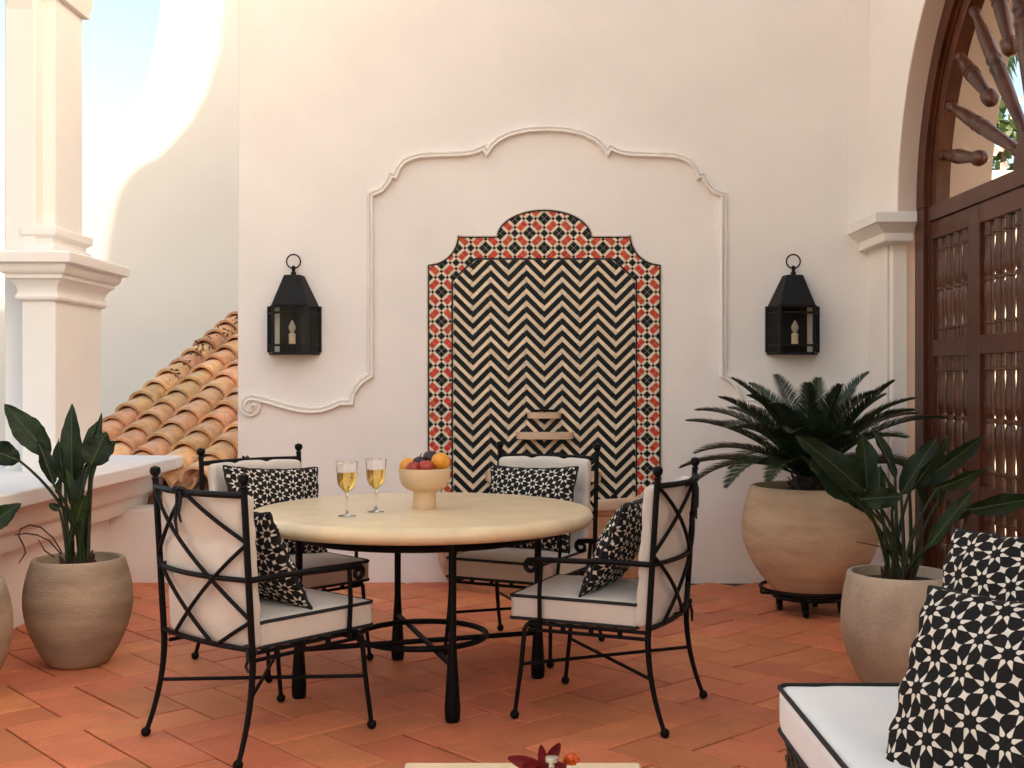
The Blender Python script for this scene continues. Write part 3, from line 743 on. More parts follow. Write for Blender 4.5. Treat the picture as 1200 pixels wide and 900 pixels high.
for iu in range(-16, 17):
    for iv in range(-16, 17):
        cc = org + du * iu * T + dv * iv * T
        if not (470 < cc.x < 810 and 225 < cc.y < 620): continue
        for (u0, u1, ku) in cells:
            for (v0, v1, kv) in cells:
                a = ku + kv
                m = 0 if a == 'BB' or a == 'mm' or a == 'ss' else (1 if set(a) == {'B', 'm'} else 2)
                if m == 2 and (ku == 'B' or kv == 'B') and ((ku == 'B' and u0 == 0) or (kv == 'B' and v0 == 0)): continue
                if m == 2 and ku == 'B': put(-big / 2 + iu * T, big / 2 + iu * T, v0 + iv * T, v1 + iv * T, m)
                elif m == 2 and kv == 'B': put(u0 + iu * T, u1 + iu * T, -big / 2 + iv * T, big / 2 + iv * T, m)
                else: put(u0 + iu * T, u1 + iu * T, v0 + iv * T, v1 + iv * T, m)
o = mos.build('border_mosaic', [M['mos_dark'], M['mos_red'], M['mos_cream']], wf, recalc=False); o['kind'] = 'stuff'
# shelves of the little cascade
def shelf(px0, px1, py0, py1, dep):
    a = W(px0, py1); b = W(px1, py0); xm = (a.x + b.x) / 2; hw = (b.x - a.x) / 2
    mb = MB(); n = 10
    prof_ = [(xm - hw, WY - .008)] + [(xm - hw * math.cos(PI * i / n), WY - .02 - dep * math.sin(PI * i / n) ** .6) for i in range(n + 1)] + [(xm + hw, WY - .008)]
    mb.prism(prof_, [], lambda p, q, c: (p, q, c), a.z, b.z)
    return mb.build('shelf', M['shelf_stone'], wf, bevel=.004)
shelf(618, 657, 483, 490, .07); shelf(605, 672, 506, 514, .11); shelf(569, 704, 552, 563, .16)
mb = MB(); a = W(637, 482); mb.box(a.x - .06, a.x + .06, WY - .05, WY - .01, a.z, a.z + .012); mb.build('spout', M['iron'], wf)
mb = MB(); a = W(719, 582); mb.sphere((a.x, WY - .05, a.z), .022, 12); mb.tube([(a.x, WY - .0, a.z), (a.x, WY - .05, a.z)], .012, 8); mb.build('water_pipe', M['iron'], wf, smooth=True)
bx = W(CX, 0).x
def basin(prof_, name, mat, par, hw=.70, dep=.52):
    mb = MB(); n = 32
    o = len(mb.v)
    for (k, z) in prof_:
        for i in range(n + 1):
            t = PI * i / n; mb.v.append(Vector((bx - hw * k * math.cos(t), WY - .004 - dep * k * max(0, math.sin(t)) ** .85, z)))
    K = n + 1
    for r in range(len(prof_) - 1):
        for i in range(n): mb.f.append([o + r * K + i, o + r * K + i + 1, o + (r + 1) * K + i + 1, o + (r + 1) * K + i]); mb.m.append(0)
    return mb.build(name, mat, par, smooth=True, ang=35)
bs = basin([(.84, -.004), (.87, .03), (.93, .12), (.96, .25), (.955, .38), (.93, .46), (.96, .475), (.97, .50)], 'basin', M['basin_stone'], wf)
basin([(.965, .495), (1.0, .50), (1.01, .515), (1.01, .55), (1.0, .56), (.88, .56), (.86, .55), (.84, .47), (.02, .465)], 'rim', M['shelf_stone'], bs)

# ================================================================== WALL LANTERNS
def lantern(label, cx):
    z0 = EYE - (416 - VPY) / SW + .012; org_ = Vector((cx, WY, z0))
    t = thing('wall_lantern', label, 'lantern', org_, group='black wall lanterns')
    w2, f2, dp, h = .158, .105, .15, .29
    mb = MB(); mb.box(-.092, .092, -.012, .004, 0, h); mb.build('back_plate', M['lantern'], t, org=(0, 0, 0))
    plan = [(-w2, -.012), (-f2, -dp), (f2, -dp), (w2, -.012)]
    mb = MB(); mb.prism([(a, b) for a, b in plan], [], lambda a, b, c: (a, b, c), -.012, .003); mb.build('base', M['lantern'], t, org=(0, 0, 0))
    for i, p in enumerate(plan):
        mb = MB(); mb.box(p[0] - .010, p[0] + .010, p[1] - .010, p[1] + .010, .003, h); mb.build('corner_post', M['lantern'], t, org=(0, 0, 0))
    for zz in (.045, .245, .284):
        mb = MB()
        for i in range(3):
            a, b = Vector((*plan[i], zz)), Vector((*plan[i + 1], zz)); mb.tube([a, b], .007, 6)
        mb.build('bar', M['lantern'], t, org=(0, 0, 0))
    for i in range(3):
        a, b = Vector((*plan[i], 0)), Vector((*plan[i + 1], 0)); n_ = Vector((b.y - a.y, a.x - b.x, 0)).normalized() * .0015
        mb = MB(); mb.add([a - n_, b - n_, b + n_, a + n_] + [p + Vector((0, 0, h)) for p in (a - n_, b - n_, b + n_, a + n_)], [(3, 2, 1, 0), (4, 5, 6, 7), (0, 1, 5, 4), (1, 2, 6, 5), (2, 3, 7, 6), (3, 0, 4, 7)])
        mb.build('glass_pane', M['pane'], t, org=(0, 0, 0))
    r0_ = [(-w2 + .004, .002), (-f2 - .004, -dp - .008), (f2 + .004, -dp - .008), (w2 - .004, .002)]; r1_ = [(-.06, .002), (-.05, -.085), (.05, -.085), (.06, .002)]
    mb = MB(); mb.add([(*p, h) for p in r0_] + [(*p, h + .192) for p in r1_], [(3, 2, 1, 0), (4, 5, 6, 7), (0, 1, 5, 4), (1, 2, 6, 5), (2, 3, 7, 6), (3, 0, 4, 7)])
    rf = mb.build('roof', M['lantern'], t, org=(0, 0, 0), bevel=.004)
    mb = MB(); mb.lathe([(.016, 0), (.016, .02), (.010, .025), (.012, .04), (.016, .05), (.006, .062)], 12, (0, -.04, h + .19)); mb.build('knob', M['lantern'], rf, smooth=True, org=(0, 0, 0))
    mb = MB(); mb.tube([(.043 * math.cos(2 * PI * i / 28), -.04, h + .278 + .043 * math.sin(2 * PI * i / 28)) for i in range(28)], .0048, 6, closed=True); mb.build('ring', M['lantern'], rf, smooth=True, org=(0, 0, 0))
    mb = MB(); mb.lathe([(.02, .003), (.022, .008), (.022, .045), (.024, .05), (.024, .054), (.0, .056)], 14, (0, -.08, 0)); mb.build('candle_cup', M['lantern'], t, smooth=True, org=(0, 0, 0))
    mb = MB(); mb.lathe([(.021, .055), (.021, .118), (.014, .121), (.0, .121)], 16, (0, -.08, 0)); mb.build('candle', M['candle'], t, smooth=True, org=(0, 0, 0))
    mb = MB(); mb.lathe([(.010, .121), (.013, .13), (.023, .15), (.022, .165), (.012, .185), (.003, .20), (.0, .202)], 14, (0, -.08, 0)); mb.build('bulb', M['bulb'], t, smooth=True, org=(0, 0, 0))
    return t
lantern('black iron wall lantern between the tile roof and the moulding', W(345.5, 0).x)
lantern('black iron wall lantern above the sago palm', W(928, 0).x)

# ================================================================== FURNITURE
def rbox(sx, sy, sz, r, n=10, puff=0., noise=0., seed=0, fn=None):
    """soft-edged box, centred; returns MB"""
    mb = MB()
    h = Vector((sx / 2, sy / 2, sz / 2))
    def pos(q):
        p = Vector((q.x * h.x, q.y * h.y, q.z * h.z)); c = Vector([max(-(h[i] - r), min(h[i] - r, p[i])) for i in range(3)])
        d = p - c
        if d.length > 1e-9: p = c + d.normalized() * r
        bul = puff * (1 - q.x ** 2) * (1 - q.y ** 2) * (1 if q.z > .5 else (.3 if q.z < -.5 else 0))
        p.z += bul if q.z > 0 else -bul
        if noise: p.z += noise * smooth_noise(p.x * 16, p.y * 16, seed); p.y += noise * .6 * smooth_noise(p.x * 13, p.z * 20, seed + 2)
        return fn(p, q) if fn else p
    def g_(i): # denser near the borders
        t = i / n; return -math.cos(PI * t) * .55 + (2 * t - 1) * .45
    for ax in range(3):
        for s_ in (-1, 1):
            o = len(mb.v); u, v_ = [(1, 2), (2, 0), (0, 1)][ax]
            for i in range(n + 1):
                for j in range(n + 1):
                    q = Vector((0, 0, 0)); q[ax] = s_; q[u] = g_(i); q[v_] = g_(j); mb.v.append(pos(q))
            for i in range(n):
                for j in range(n):
                    a = o + i * (n + 1) + j; f = [a, a + n + 1, a + n + 2, a + 1]
                    mb.f.append(f if s_ > 0 else f[::-1]); mb.m.append(0)
    return mb

# ---- dining table
TC = Vector((-.431, 4.745, 0)); TZ = .738
tb = thing('dining_table', 'large round cream stone dining table on black iron legs and ring stretcher', 'table', TC)
mb = MB(); mb.lathe([(.0, TZ - .062), (.655, TZ - .062), (.682, TZ - .058), (.695, TZ - .046), (.701, TZ - .031), (.695, TZ - .016), (.682, TZ - .004), (.66, TZ), (.0, TZ)], 96, TC); mb.build('table_top', M['stone_top'], tb, smooth=True, ang=60)
mb = MB(); mb.tube([TC + Vector((.5 * math.cos(2 * PI * i / 64), .5 * math.sin(2 * PI * i / 64), .640)) for i in range(64)], .014, 8, closed=True); mb.build('apron_ring', M['iron'], tb, smooth=True)
legs = []
for k in range(4):
    t = R(-72) + k * PI / 2; p = TC + Vector((.5 * math.cos(t), .5 * math.sin(t), 0)); legs.append(p)
    mb = MB(); mb.lathe([(.024, 0), (.028, .01), (.030, .05), (.017, .25), (.0145, .30), (.0145, TZ - .061)], 10, p); mb.build('leg', M['iron'], tb, smooth=True)
for a, b in ((0, 2), (1, 3)):
    mb = MB(); mb.tube([legs[a] + Vector((0, 0, .205 - .013 * a)), legs[b] + Vector((0, 0, .205 - .013 * a))], .011, 8); mb.build('stretcher', M['iron'], tb, smooth=True)
mb = MB(); mb.tube([TC + Vector((.262 * math.cos(2 * PI * i / 48), .262 * math.sin(2 * PI * i / 48), .218)) for i in range(48)], .012, 8, closed=True); mb.build('ring_stretcher', M['iron'], tb, smooth=True)

# ---- wrought iron armchairs (local frame: +y is forward)
def make_chair():
    t = thing('armchair', '', 'chair', (0, 0, 0), local=True)
    I = M['iron']; PX, PY = .262, -.22; zt, zb, zm = .885, .375, .605
    bow = lambda z: .030 + .028 * (z - zb) / (zt - zb)
    pyz = lambda z: -.230 - .034 * (z - .34) / .55
    def bk(u, z): return Vector((-PX + 2 * PX * u, pyz(z) - bow(z) * (1 - (2 * u - 1) ** 2), z))
    for s_ in (-1, 1):
        mb = MB(); mb.tube([(s_ * PX, pyz(.33), .33), (s_ * PX, pyz(.6), .6), (s_ * PX, pyz(.915), .915)], .0115, 8); po = mb.build('back_post', I, t, smooth=True)
        mb = MB(); mb.lathe([(.010, .905), (.014, .912), (.009, .920), (.017, .930), (.0195, .940), (.016, .952), (.0, .958)], 12, (s_ * PX, pyz(.93), 0)); mb.build('finial', I, po, smooth=True)
        pts = [(s_ * PX, pyz(.34), .34)]
        for i in range(1, 9):
            q = i / 8; pts.append((s_ * (PX + .012 * q * q), pyz(.34) - .066 * q * q, .34 - .325 * q))
        mb = MB(); mb.tube(pts, [.0115 - .003 * i / 8 for i in range(9)], 8); lg = mb.build('leg', I, t, smooth=True)
        mb = MB(); mb.sphere((pts[-1][0], pts[-1][1], .017), .0175, 12); mb.build('ball_foot', I, lg, smooth=True)
        mb = MB(); fx, fy = s_ * .265, .285
        mb.tube([(s_ * .225, .22, .352), (s_ * .246, .243, .350), (s_ * .252, .25, .335), (s_ * .256, .262, .2), (fx, fy, .015)], [.0095, .0095, .0095, .009, .0085], 8); lg = mb.build('leg', I, t, smooth=True)
        mb = MB(); mb.sphere((fx, fy, .017), .0175, 12); mb.build('ball_foot', I, lg, smooth=True)
        # arm, scrolled at the front
        pts = [(s_ * PX, pyz(zm), zm), (s_ * .268, -.10, zm + .002), (s_ * .270, .02, zm - .002), (s_ * .270, .19, zm - .006)]
        for i in range(1, 15):
            a = PI / 2 - i / 14 * R(400); r = .025 - .014 * i / 14; pts.append((s_ * .270, .205 + r * math.cos(a) + .012, zm - .031 + r * math.sin(a)))
        mb = MB(); mb.tube(pts, [.0105] * 4 + [.0105 - .004 * i / 14 for i in range(1, 15)], 8); mb.build('arm', I, t, smooth=True)
        mb = MB(); mb.tube([(s_ * .270, .175, zm - .006), (s_ * .266, .185, .48), (s_ * .252, .19, .355)], .0085, 8); mb.build('arm_support', I, t, smooth=True)
    for nm, z, r in (('top_rail', zt, .0112), ('middle_rail', zm, .0092), ('bottom_rail', zb, .0095)):
        mb = MB(); mb.tube([bk(i / 20, z) for i in range(21)], r, 8); mb.build(nm, I, t, smooth=True)
    for (u0, v0, u1, v1) in ((0, 0, 1, .80), (.52, 0, 1, .30), (0, .49, .66, 1), (.52, 0, 0, .47), (1, .32, .20, 1), (1, .82, .70, 1)):
        mb = MB(); mb.tube([bk(u0 + (u1 - u0) * i / 12, zt - (v0 + (v1 - v0) * i / 12) * (zt - zb)) + Vector((0, -.004, 0)) for i in range(13)], .0073, 8); mb.build('lattice_bar', I, t, smooth=True)
    # seat frame: two rods all round with spacers
    for z in (.358, .334):
        c = [(-.245, PY), (-.245, .235), (.245, .235), (.245, PY)]
        mb = MB(); mb.tube([Vector((*p, z)) for p in c], .0072, 8); mb.build('seat_frame', I, t, smooth=True)
    mb = MB()
    for k in range(7):
        y = -.15 + k * .06; mb.tube([(-.245, y, .358), (.245, y, .358)], .005, 6)
    for p in [(-.245, y) for y in (-.12, -.01, .1, .2)] + [(.245, y) for y in (-.12, -.01, .1, .2)] + [(x, .235) for x in (-.15, -.05, .05, .15)]:
        mb.tube([(p[0], p[1], .332), (p[0], p[1], .362)], .010, 8)
    mb.build('seat_grille', I, t, smooth=True)
    rl, fl_ = Vector((.252, PY - .018, .195)), Vector((.257, .265, .195))
    mb = MB(); mb.tube([Vector((-rl.x, rl.y, rl.z)), fl_], .0068, 8); mb.build('stretcher', I, t, smooth=True)
    mb = MB(); mb.tube([rl + Vector((0, 0, .009)), Vector((-fl_.x, fl_.y, fl_.z + .009))], .0068, 8); mb.build('stretcher', I, t, smooth=True)
    # seat cushion
    SZ = .365
    mb = rbox(.485, .50, .095, .016, 14, .012, .0022, 3); c0 = Vector((0, .065, SZ + .048))
    for v in mb.v: v += c0
    sc = mb.build('seat_cushion', M['canvas'], t, smooth=True, ang=80, doubles=True)
    def loop(sx, sy, z, r=.03, n=5):
        pts = []
        for (qx, qy, a0) in ((1, 1, 0), (-1, 1, 90), (-1, -1, 180), (1, -1, 270)):
            for i in range(n + 1):
                a = R(a0 + 90 * i / n); pts.append((qx * (sx / 2 - r) + r * math.cos(a), qy * (sy / 2 - r) + r * math.sin(a) + .065, z + .0016 * smooth_noise(qx * 3 + i, qy * 5, 1)))
        return pts
    for z in (SZ + .089, SZ + .006):
        mb = MB(); mb.tube(loop(.485, .50, z, .018), .0062, 6, closed=True); mb.build('piping', M['piping'], sc, smooth=True)
    # back cushion, bowed with the frame and tufted
    def bend(p, q):
        p = Vector((p.x, p.y, p.z))
        for tx in (-.085, .085):
            for tz in (-.09, .10):
                d2 = ((p.x - tx) ** 2 + (p.z - tz) ** 2) / .055 ** 2; p.y *= (1 - .7 * math.exp(-d2))
        
        for tz in (-.09, .10): p.y *= 1 - .22 * math.exp(-((p.z - tz + .006 * math.sin(p.x * 30)) / .013) ** 2)
        if p.z > .1:
            for tx in (-.085, .085): p.y *= 1 - .22 * math.exp(-((p.x - tx) / .016) ** 2) * min(1, (p.z - .1) / .05); p.z -= .010 * math.exp(-((p.x - tx) / .02) ** 2) * max(0, (p.z - .2) / .06)
        p.z += .005 * (1 - (p.x / .23) ** 2) * (1 if p.z > .2 else 0); p.y += .0025 * smooth_noise(p.x * 22, p.z * 22, 5); p.x += .003 * smooth_noise(p.z * 20, p.y * 12, 8)
        zz = p.z + .625; p.y += pyz(zz) + .042 - .9 * bow(zz) * (1 - (p.x / PX) ** 2); p.z = zz
        return p
    mb = rbox(.484, .060, .515, .024, 34, 0, 0, 0, bend)
    bc = mb.build('back_cushion', M['canvas'], t, smooth=True, ang=80, doubles=True)
    # straps tying the cushion to the frame
    for (u, z, l) in ((.5, zt, .10), (.46, zt, .14), (.985, zb + .0, .07)):
        b0 = bk(u, z); mb = MB()
        mb.tube([b0 + Vector((.012 * math.cos(2 * PI * i / 8), .02 * math.cos(2 * PI * i / 8 + 1), .016 * math.sin(2 * PI * i / 8))) for i in range(9)], .006, 6)
        mb.tube([b0 + Vector((0, -.013, .005)), b0 + Vector((.012, -.018, -.03)), b0 + Vector((.004, -.020, -l * .7)), b0 + Vector((.016, -.018, -l))], [.006, .007, .0065, .004], 6, flat=.5)
        mb.build('tie_strap', M['cord'], bc, smooth=True)
    return t
chair0 = make_chair()
spots = [((-.95, 4.14), (.37, .43), 'iron armchair whose back lattice stands between the left potted plant and the table'),
         ((-1.098, 5.215), (.41, -.40), 'iron armchair beside the parapet corner, facing the table with its back to the roof'),
         ((-.016, 5.435), (-.276, -.577), 'iron armchair between the table and the wall fountain'),
         ((.318, 4.444), (-.517, .217), 'iron armchair on the palm side of the table, nearest the sofa')]
chairs = []
for i, (p, f, lab) in enumerate(spots):
    c = chair0 if i == 0 else copy_tree(chair0)
    c.location = (p[0], p[1], 0); c.rotation_euler = (0, 0, math.atan2(f[1], f[0]) - PI / 2)
    c['label'] = lab; c['group'] = 'iron armchairs round the dining table'; chairs.append(c)

# ---- printed pillows
def star_print(x, y):
    """0 black .. 1 white; x, y in units of the repeat (numpy arrays)"""
    fx = x - np.round(x); fy = y - np.round(y)
    r = np.hypot(fx, fy); a = np.arctan2(fy, fx); ph = (a + PI / 8) % (PI / 4) - PI / 8
    lat = r * np.abs(np.sin(ph)); rad = r * np.cos(ph)
    tip = np.where(np.abs(((a + PI / 4) % (PI / 2)) - PI / 4) < PI / 8, .5, .475)
    wd = np.where(rad < .238, np.interp(rad, [.168, .178, .21, .238], [-.03, .028, .064, .072]), .072 * (tip - rad) / (tip - .238))
    ray = (wd - lat) * 22
    ex = .5 - np.abs(fx); ey = .5 - np.abs(fy); p_ = np.abs(ex + ey) * .7071; q_ = np.abs(ex - ey) * .7071
    stv = (.20 ** .62 - (p_ ** .62 + q_ ** .62)) * 7
    return np.clip(.5 + np.maximum(ray, stv), 0, 1)
def pillow_mesh(name, w, h, th, n, rep=.07, ox=0, oy=0, rot=.25, seed=1, slump=0., earc=.075, pw=.48, fold=1.):
    u = np.linspace(-1, 1, n); U, V = np.meshgrid(u, u, indexing='ij')
    ear = 1 - earc * (1 - np.abs(V) ** 2.2); ear2 = 1 - earc * (1 - np.abs(U) ** 2.2)
    X = U * ear * w / 2; Z = V * ear2 * h / 2
    tk = th / 2 * np.clip((1 - U ** 2), 0, 1) ** pw * np.clip((1 - V ** 2), 0, 1) ** pw
    wr = fold * .006 * np.sin(U * 5 + V * 3 + seed) * np.cos(V * 6 - U * 2 + seed * 2) * (1 - U ** 4) * (1 - V ** 4) + fold * .005 * np.sin(U * 17 + seed) * np.abs(V) ** 3 * (1 - U ** 4) + fold * .005 * np.sin(V * 15 + seed) * np.abs(U) ** 3 * (1 - V ** 4)
    if slump: Z = Z - slump * (1 - U ** 2) * np.clip(V, 0, 1)
    fr_ = np.stack([X, -tk + wr, Z], -1).reshape(-1, 3); bk_ = np.stack([X, tk + wr, Z], -1).reshape(-1, 3)
    cs, sn = math.cos(rot), math.sin(rot)
    a = (U * w / 2 * cs - V * h / 2 * sn) / rep + ox; b = (U * w / 2 * sn + V * h / 2 * cs) / rep + oy
    col = star_print(a, b).reshape(-1); N2 = n * n
    i, j = np.meshgrid(np.arange(n - 1), np.arange(n - 1), indexing='ij'); k = (i * n + j).reshape(-1)
    f1 = np.stack([k, k + n, k + n + 1, k + 1], 1); f2 = np.stack([k, k + 1, k + n + 1, k + n], 1) + N2
    vv = np.concatenate([fr_, bk_]); ff = np.concatenate([f1, f2])
    me = bpy.data.meshes.new(name); me.vertices.add(len(vv)); me.vertices.foreach_set('co', vv.reshape(-1).astype(np.float32))
    me.loops.add(ff.size); me.loops.foreach_set('vertex_index', ff.reshape(-1).astype(np.int32))
    me.polygons.add(len(ff)); me.polygons.foreach_set('loop_start', np.arange(0, ff.size, 4, dtype=np.int32)); me.polygons.foreach_set('use_smooth', np.ones(len(ff), dtype=bool))
    at_ = me.attributes.new('print', 'FLOAT', 'POINT'); at_.data.foreach_set('value', np.concatenate([col, col]).astype(np.float32))
    me.update(calc_edges=True); me.validate(); me.materials.append(M['print'])
    rim = [Vector((float(X[p]), float(wr[p]), float(Z[p]))) for p in [(ii, 0) for ii in range(0, n, 4)] + [(n - 1, jj) for jj in range(0, n, 4)] + [(ii, n - 1) for ii in range(n - 1, -1, -4)] + [(0, jj) for jj in range(n - 1, -1, -4)]]
    return me, rim
def pillow(label, mat_world, w, h, th, n, group, **kw):
    me, rim = pillow_mesh('cloth', w, h, th, n, **kw)
    t = thing('pillow', label, 'pillow', (0, 0, 0), group=group, local=True); t.matrix_world = mat_world
    o = bpy.data.objects.new('cover', me); C.objects.link(o); o.parent = t
    rr = [rim[0]]
    for p in rim[1:]:
        if (p - rr[-1]).length > .004: rr.append(p)
    mb = MB(); mb.tube(rr, .0055, 6, closed=True); mb.build('piping', M['piping'], t, smooth=True, org=(0, 0, 0))
    return t
def chair_pillow(i, label, dx=0, tiltb=27, yaw=0, roll=0, w=.45, h=.39, y=-.045, z=.640, **kw):
    c = chairs[i]; Mw = Matrix.Translation(c.location) @ Matrix.Rotation(c.rotation_euler.z, 4, 'Z')
    Ml = Matrix.Translation((dx, y, z)) @ Matrix.Rotation(R(180 + yaw), 4, 'Z') @ Matrix.Rotation(R(-tiltb), 4, 'X') @ Matrix.Rotation(R(roll), 4, 'Y')
    return pillow(label, Mw @ Ml, w, h, .13, 150, 'star printed pillows on the chairs', **kw)
chair_pillow(0, 'star printed pillow on the chair beside the left potted plant', ox=.2, seed=2)
chair_pillow(1, 'star printed pillow on the chair beside the parapet corner', roll=4, ox=.4, oy=.1, seed=3, tiltb=17, z=.665, w=.50, h=.42, y=-.06)
chair_pillow(2, 'star printed pillow on the chair in front of the fountain', roll=-1, seed=4, oy=.3, tiltb=17, z=.655, w=.46, h=.41, y=-.06)
chair_pillow(3, 'star printed pillow on the chair nearest the sofa', ox=.1, seed=5)

# ---- wine glasses
def wine_glass(label, px, d):
    x = (px - VPX) / F * d
    t = thing('wine_glass', label, 'wine glass', (x, d, TZ), group='wine glasses on the table')
    g_ = MB(); g_.lathe([(.0, .0005), (.034, .001), (.0345, .003), (.018, .006), (.006, .012), (.0048, .03), (.0062, .05), (.0048, .07), (.006, .088), (.010, .094), (.028, .110), (.0345, .125), (.0375, .15), (.0425, .208), (.0437, .2095), (.0425, .211), (.0412, .208), (.036, .15), (.033, .126), (.027, .1125), (.012, .100), (.0, .0985)], 28)
    gl_o = g_.build('glass', M['glass'], t, smooth=True, org=(0, 0, 0), ang=60)
    w_ = MB(); w_.lathe([(.0, .0982), (.0118, .0997), (.0272, .1122), (.0333, .1257), (.0363, .15), (.0385, .170), (.0, .170)], 28); w_.build('wine', M['wine'], gl_o, smooth=True, org=(0, 0, 0), ang=50)
wine_glass('stemmed glass of white wine further from the fruit bowl', 406.5, 4.449)
wine_glass('stemmed glass of white wine beside the fruit bowl', 440.5, 4.593)

# ---- fruit bowl and fruit
FB = Vector(((497.5 - VPX) / F * 4.715, 4.715, TZ))
mb = MB(); mb.lathe([(.0, 0), (.046, .0), (.048, .003), (.047, .03), (.046, .065), (.05, .072), (.072, .080), (.092, .098), (.102, .125), (.1065, .160), (.105, .166), (.1015, .163), (.097, .13), (.087, .105), (.06, .09), (.0, .085)], 48)
o = mb.build('fruit_bowl', M['bowl'], smooth=True, ang=50); o.location = FB; tag(o, 'pale clay footed bowl of fruit on the dining table', 'bowl')
def fruit(name, label, cat, mat, off, r, sc=(1, 1, .95), dimple=True, stem=False, group='fruit in the bowl'):
    t = thing(name, label, cat, FB + Vector(off), group=group)
    mb = MB(); pr = []
    for i in range(15):
        a = PI * i / 14; rr = r * math.sin(a); z = -r * math.cos(a)
        if dimple: z -= .18 * r * (1 if z > 0 else -1) * math.exp(-(rr / (r * .3)) ** 2)
        pr.append((max(rr, 1e-5), z))
    mb.lathe(pr, 20, (0, 0, 0), Matrix.Diagonal((*sc, 1))); b_ = mb.build('flesh', mat, t, smooth=True, org=(0, 0, 0), ang=80)
    if stem: mb = MB(); mb.tube([(0, 0, r * .7), (.002, 0, r * 1.05), (.007, 0, r * 1.35)], [.0025, .002, .0025], 6); mb.build('stem', M['stem'], b_, smooth=True, org=(0, 0, 0))
    return t
fruit('orange', 'bright orange standing highest in the fruit bowl', 'orange', M['orange'], (.066, -.01, .192), .039, (1, 1, .97), False)
fruit('orange', 'yellow orange half hidden at the glass side of the bowl', 'orange', M['orange'], (-.066, .0, .172), .036, (1, 1, .97), False)
fruit('apple', 'red apple at the front of the bowl beside the oranges', 'apple', M['apple'], (.012, -.055, .172), .033)
fruit('apple', 'red apple beside the yellow orange in the bowl', 'apple', M['apple'], (-.040, -.052, .168), .031, stem=True)
fruit('plum', 'dark purple plum on top behind the bright orange', 'plum', M['plum'], (.022, .035, .205), .033, (1, 1, .95), True)
fruit('plum', 'small dark plum with a stalk in the middle of the fruit', 'plum', M['plum'], (-.018, .0, .192), .024, (1, 1, .95), True, True)

# ================================================================== POTS AND PLANTS
def pot(parent, x, y, z, prof_, mat, n=48, seed=0, soil_z=None, soil_r=None):
    mb = MB(); mb.lathe(prof_, n, (x, y, z), wob=.006, seed=seed); p = mb.build('pot', mat, parent, smooth=True, ang=50)
    mb = MB(); mb.lathe([(.0, soil_z + .006), (soil_r * .5, soil_z + .004), (soil_r, soil_z)], 28, (x, y, z)); mb.build('soil', M['soil'], parent, smooth=True)
    return p
def sprof(rb, rm, rr, h, zm, th=.022):
    """egg-shaped pot: base, belly, rim radii"""
    pr = [(.0, .0), (rb * .9, .0), (rb, .006)]
    for i in range(1, 17):
        t = i / 16; z = h * t
        if z < zm: q = z / zm; r = rb + (rm - rb) * math.sin(q * PI / 2) ** .92
        else: q = (z - zm) / (h - zm); r = rm + (rr - rm) * (1 - math.cos(q * PI / 2)) ** 1.05
        pr.append((r, z))
    pr += [(rr - th * .25, h + .004), (rr - th * .8, h + .003), (rr - th, h - .006), (rr - th + .004, h - .09), (rr - th - .02, h - .12)]
    return pr
VIEW = Vector((0, -1, .15))
def strelitzia_leaf(parent, base, bl, tip, w, mat='leaf', roll=0., fold=.35, bend=.12, face=None, petr=.008):
    """stalk from base to blade start bl, then a paddle blade to tip"""
    base, bl, tip = Vector(base), Vector(bl), Vector(tip); ax = (tip - bl); L_ = ax.length; axn = ax.normalized()
    f = (Vector(face) if face else VIEW.copy()); side = axn.cross(f)
    if side.length < .1: side = Vector((1, 0, 0))
    side = Matrix.Rotation(roll, 3, axn) @ side.normalized(); nr = side.cross(axn).normalized()
    mb = MB(); n, k = 16, 4; sag = -L_ * bend
    c_up = nr
    def mid(t): return bl + ax * t + c_up * (sag * (t * t - .0) * 1.0) * (1 if True else 0)
    o = 0
    for i in range(n + 1):
        t = i / n; ww = w * (math.sin(PI * min(1, t ** .85)) ** .75) * (1 - .12 * t) * (1 + .05 * math.sin(t * 13 + w * 900) + .03 * math.sin(t * 37 + w * 500))
        if i == 0: ww = .003
        if i == n: ww = .001
        c = mid(t)
        for j in range(-k, k + 1):
            s_ = j / k; und = .16 * w * math.sin(t * 11 + s_ * 2 + roll * 5 + w * 300) * abs(s_) ** 2 + .05 * w * math.sin(t * 31 + roll * 9) * abs(s_)
            mb.v.append(c + side * ww * s_ + nr * (abs(s_) ** 1.3 * ww * fold + und))
    K = 2 * k + 1
    for i in range(n):
        for j in range(K - 1):
            a = i * K + j; mb.f.append([a, a + 1, a + K + 1, a + K]); mb.m.append(0)
    mb.tube([mid(i / n) - nr * .001 + nr * .0015 for i in range(n + 1)], [.0030 * (1 - .8 * i / n) + .0006 for i in range(n + 1)], 5, m=1)
    lf = mb.build('leaf', [M[mat], M['midrib']], parent, smooth=True, recalc=False, ang=80)
    at_ = lf.data.attributes.new('vein', 'FLOAT', 'POINT'); vals = [0.0] * len(lf.data.vertices)
    for i in range(n + 1):
        for j in range(-k, k + 1): vals[i * K + j + k] = i / n * 150 - abs(j / k) * 26
    at_.data.foreach_set('value', vals)
    d0 = (bl - base); ctrl = base + Vector((d0.x * .25, d0.y * .25, d0.z * .62))
    pts = [(base * (1 - t) ** 2 + ctrl * 2 * t * (1 - t) + bl * t * t) for t in [i / 10 for i in range(11)]]
    pts.append(mid(.06))
    s2 = MB(); s2.tube(pts, [petr * (1.25 - .6 * i / 11) for i in range(12)], 7); s2.build('stalk', M['stalk'], lf, smooth=True)
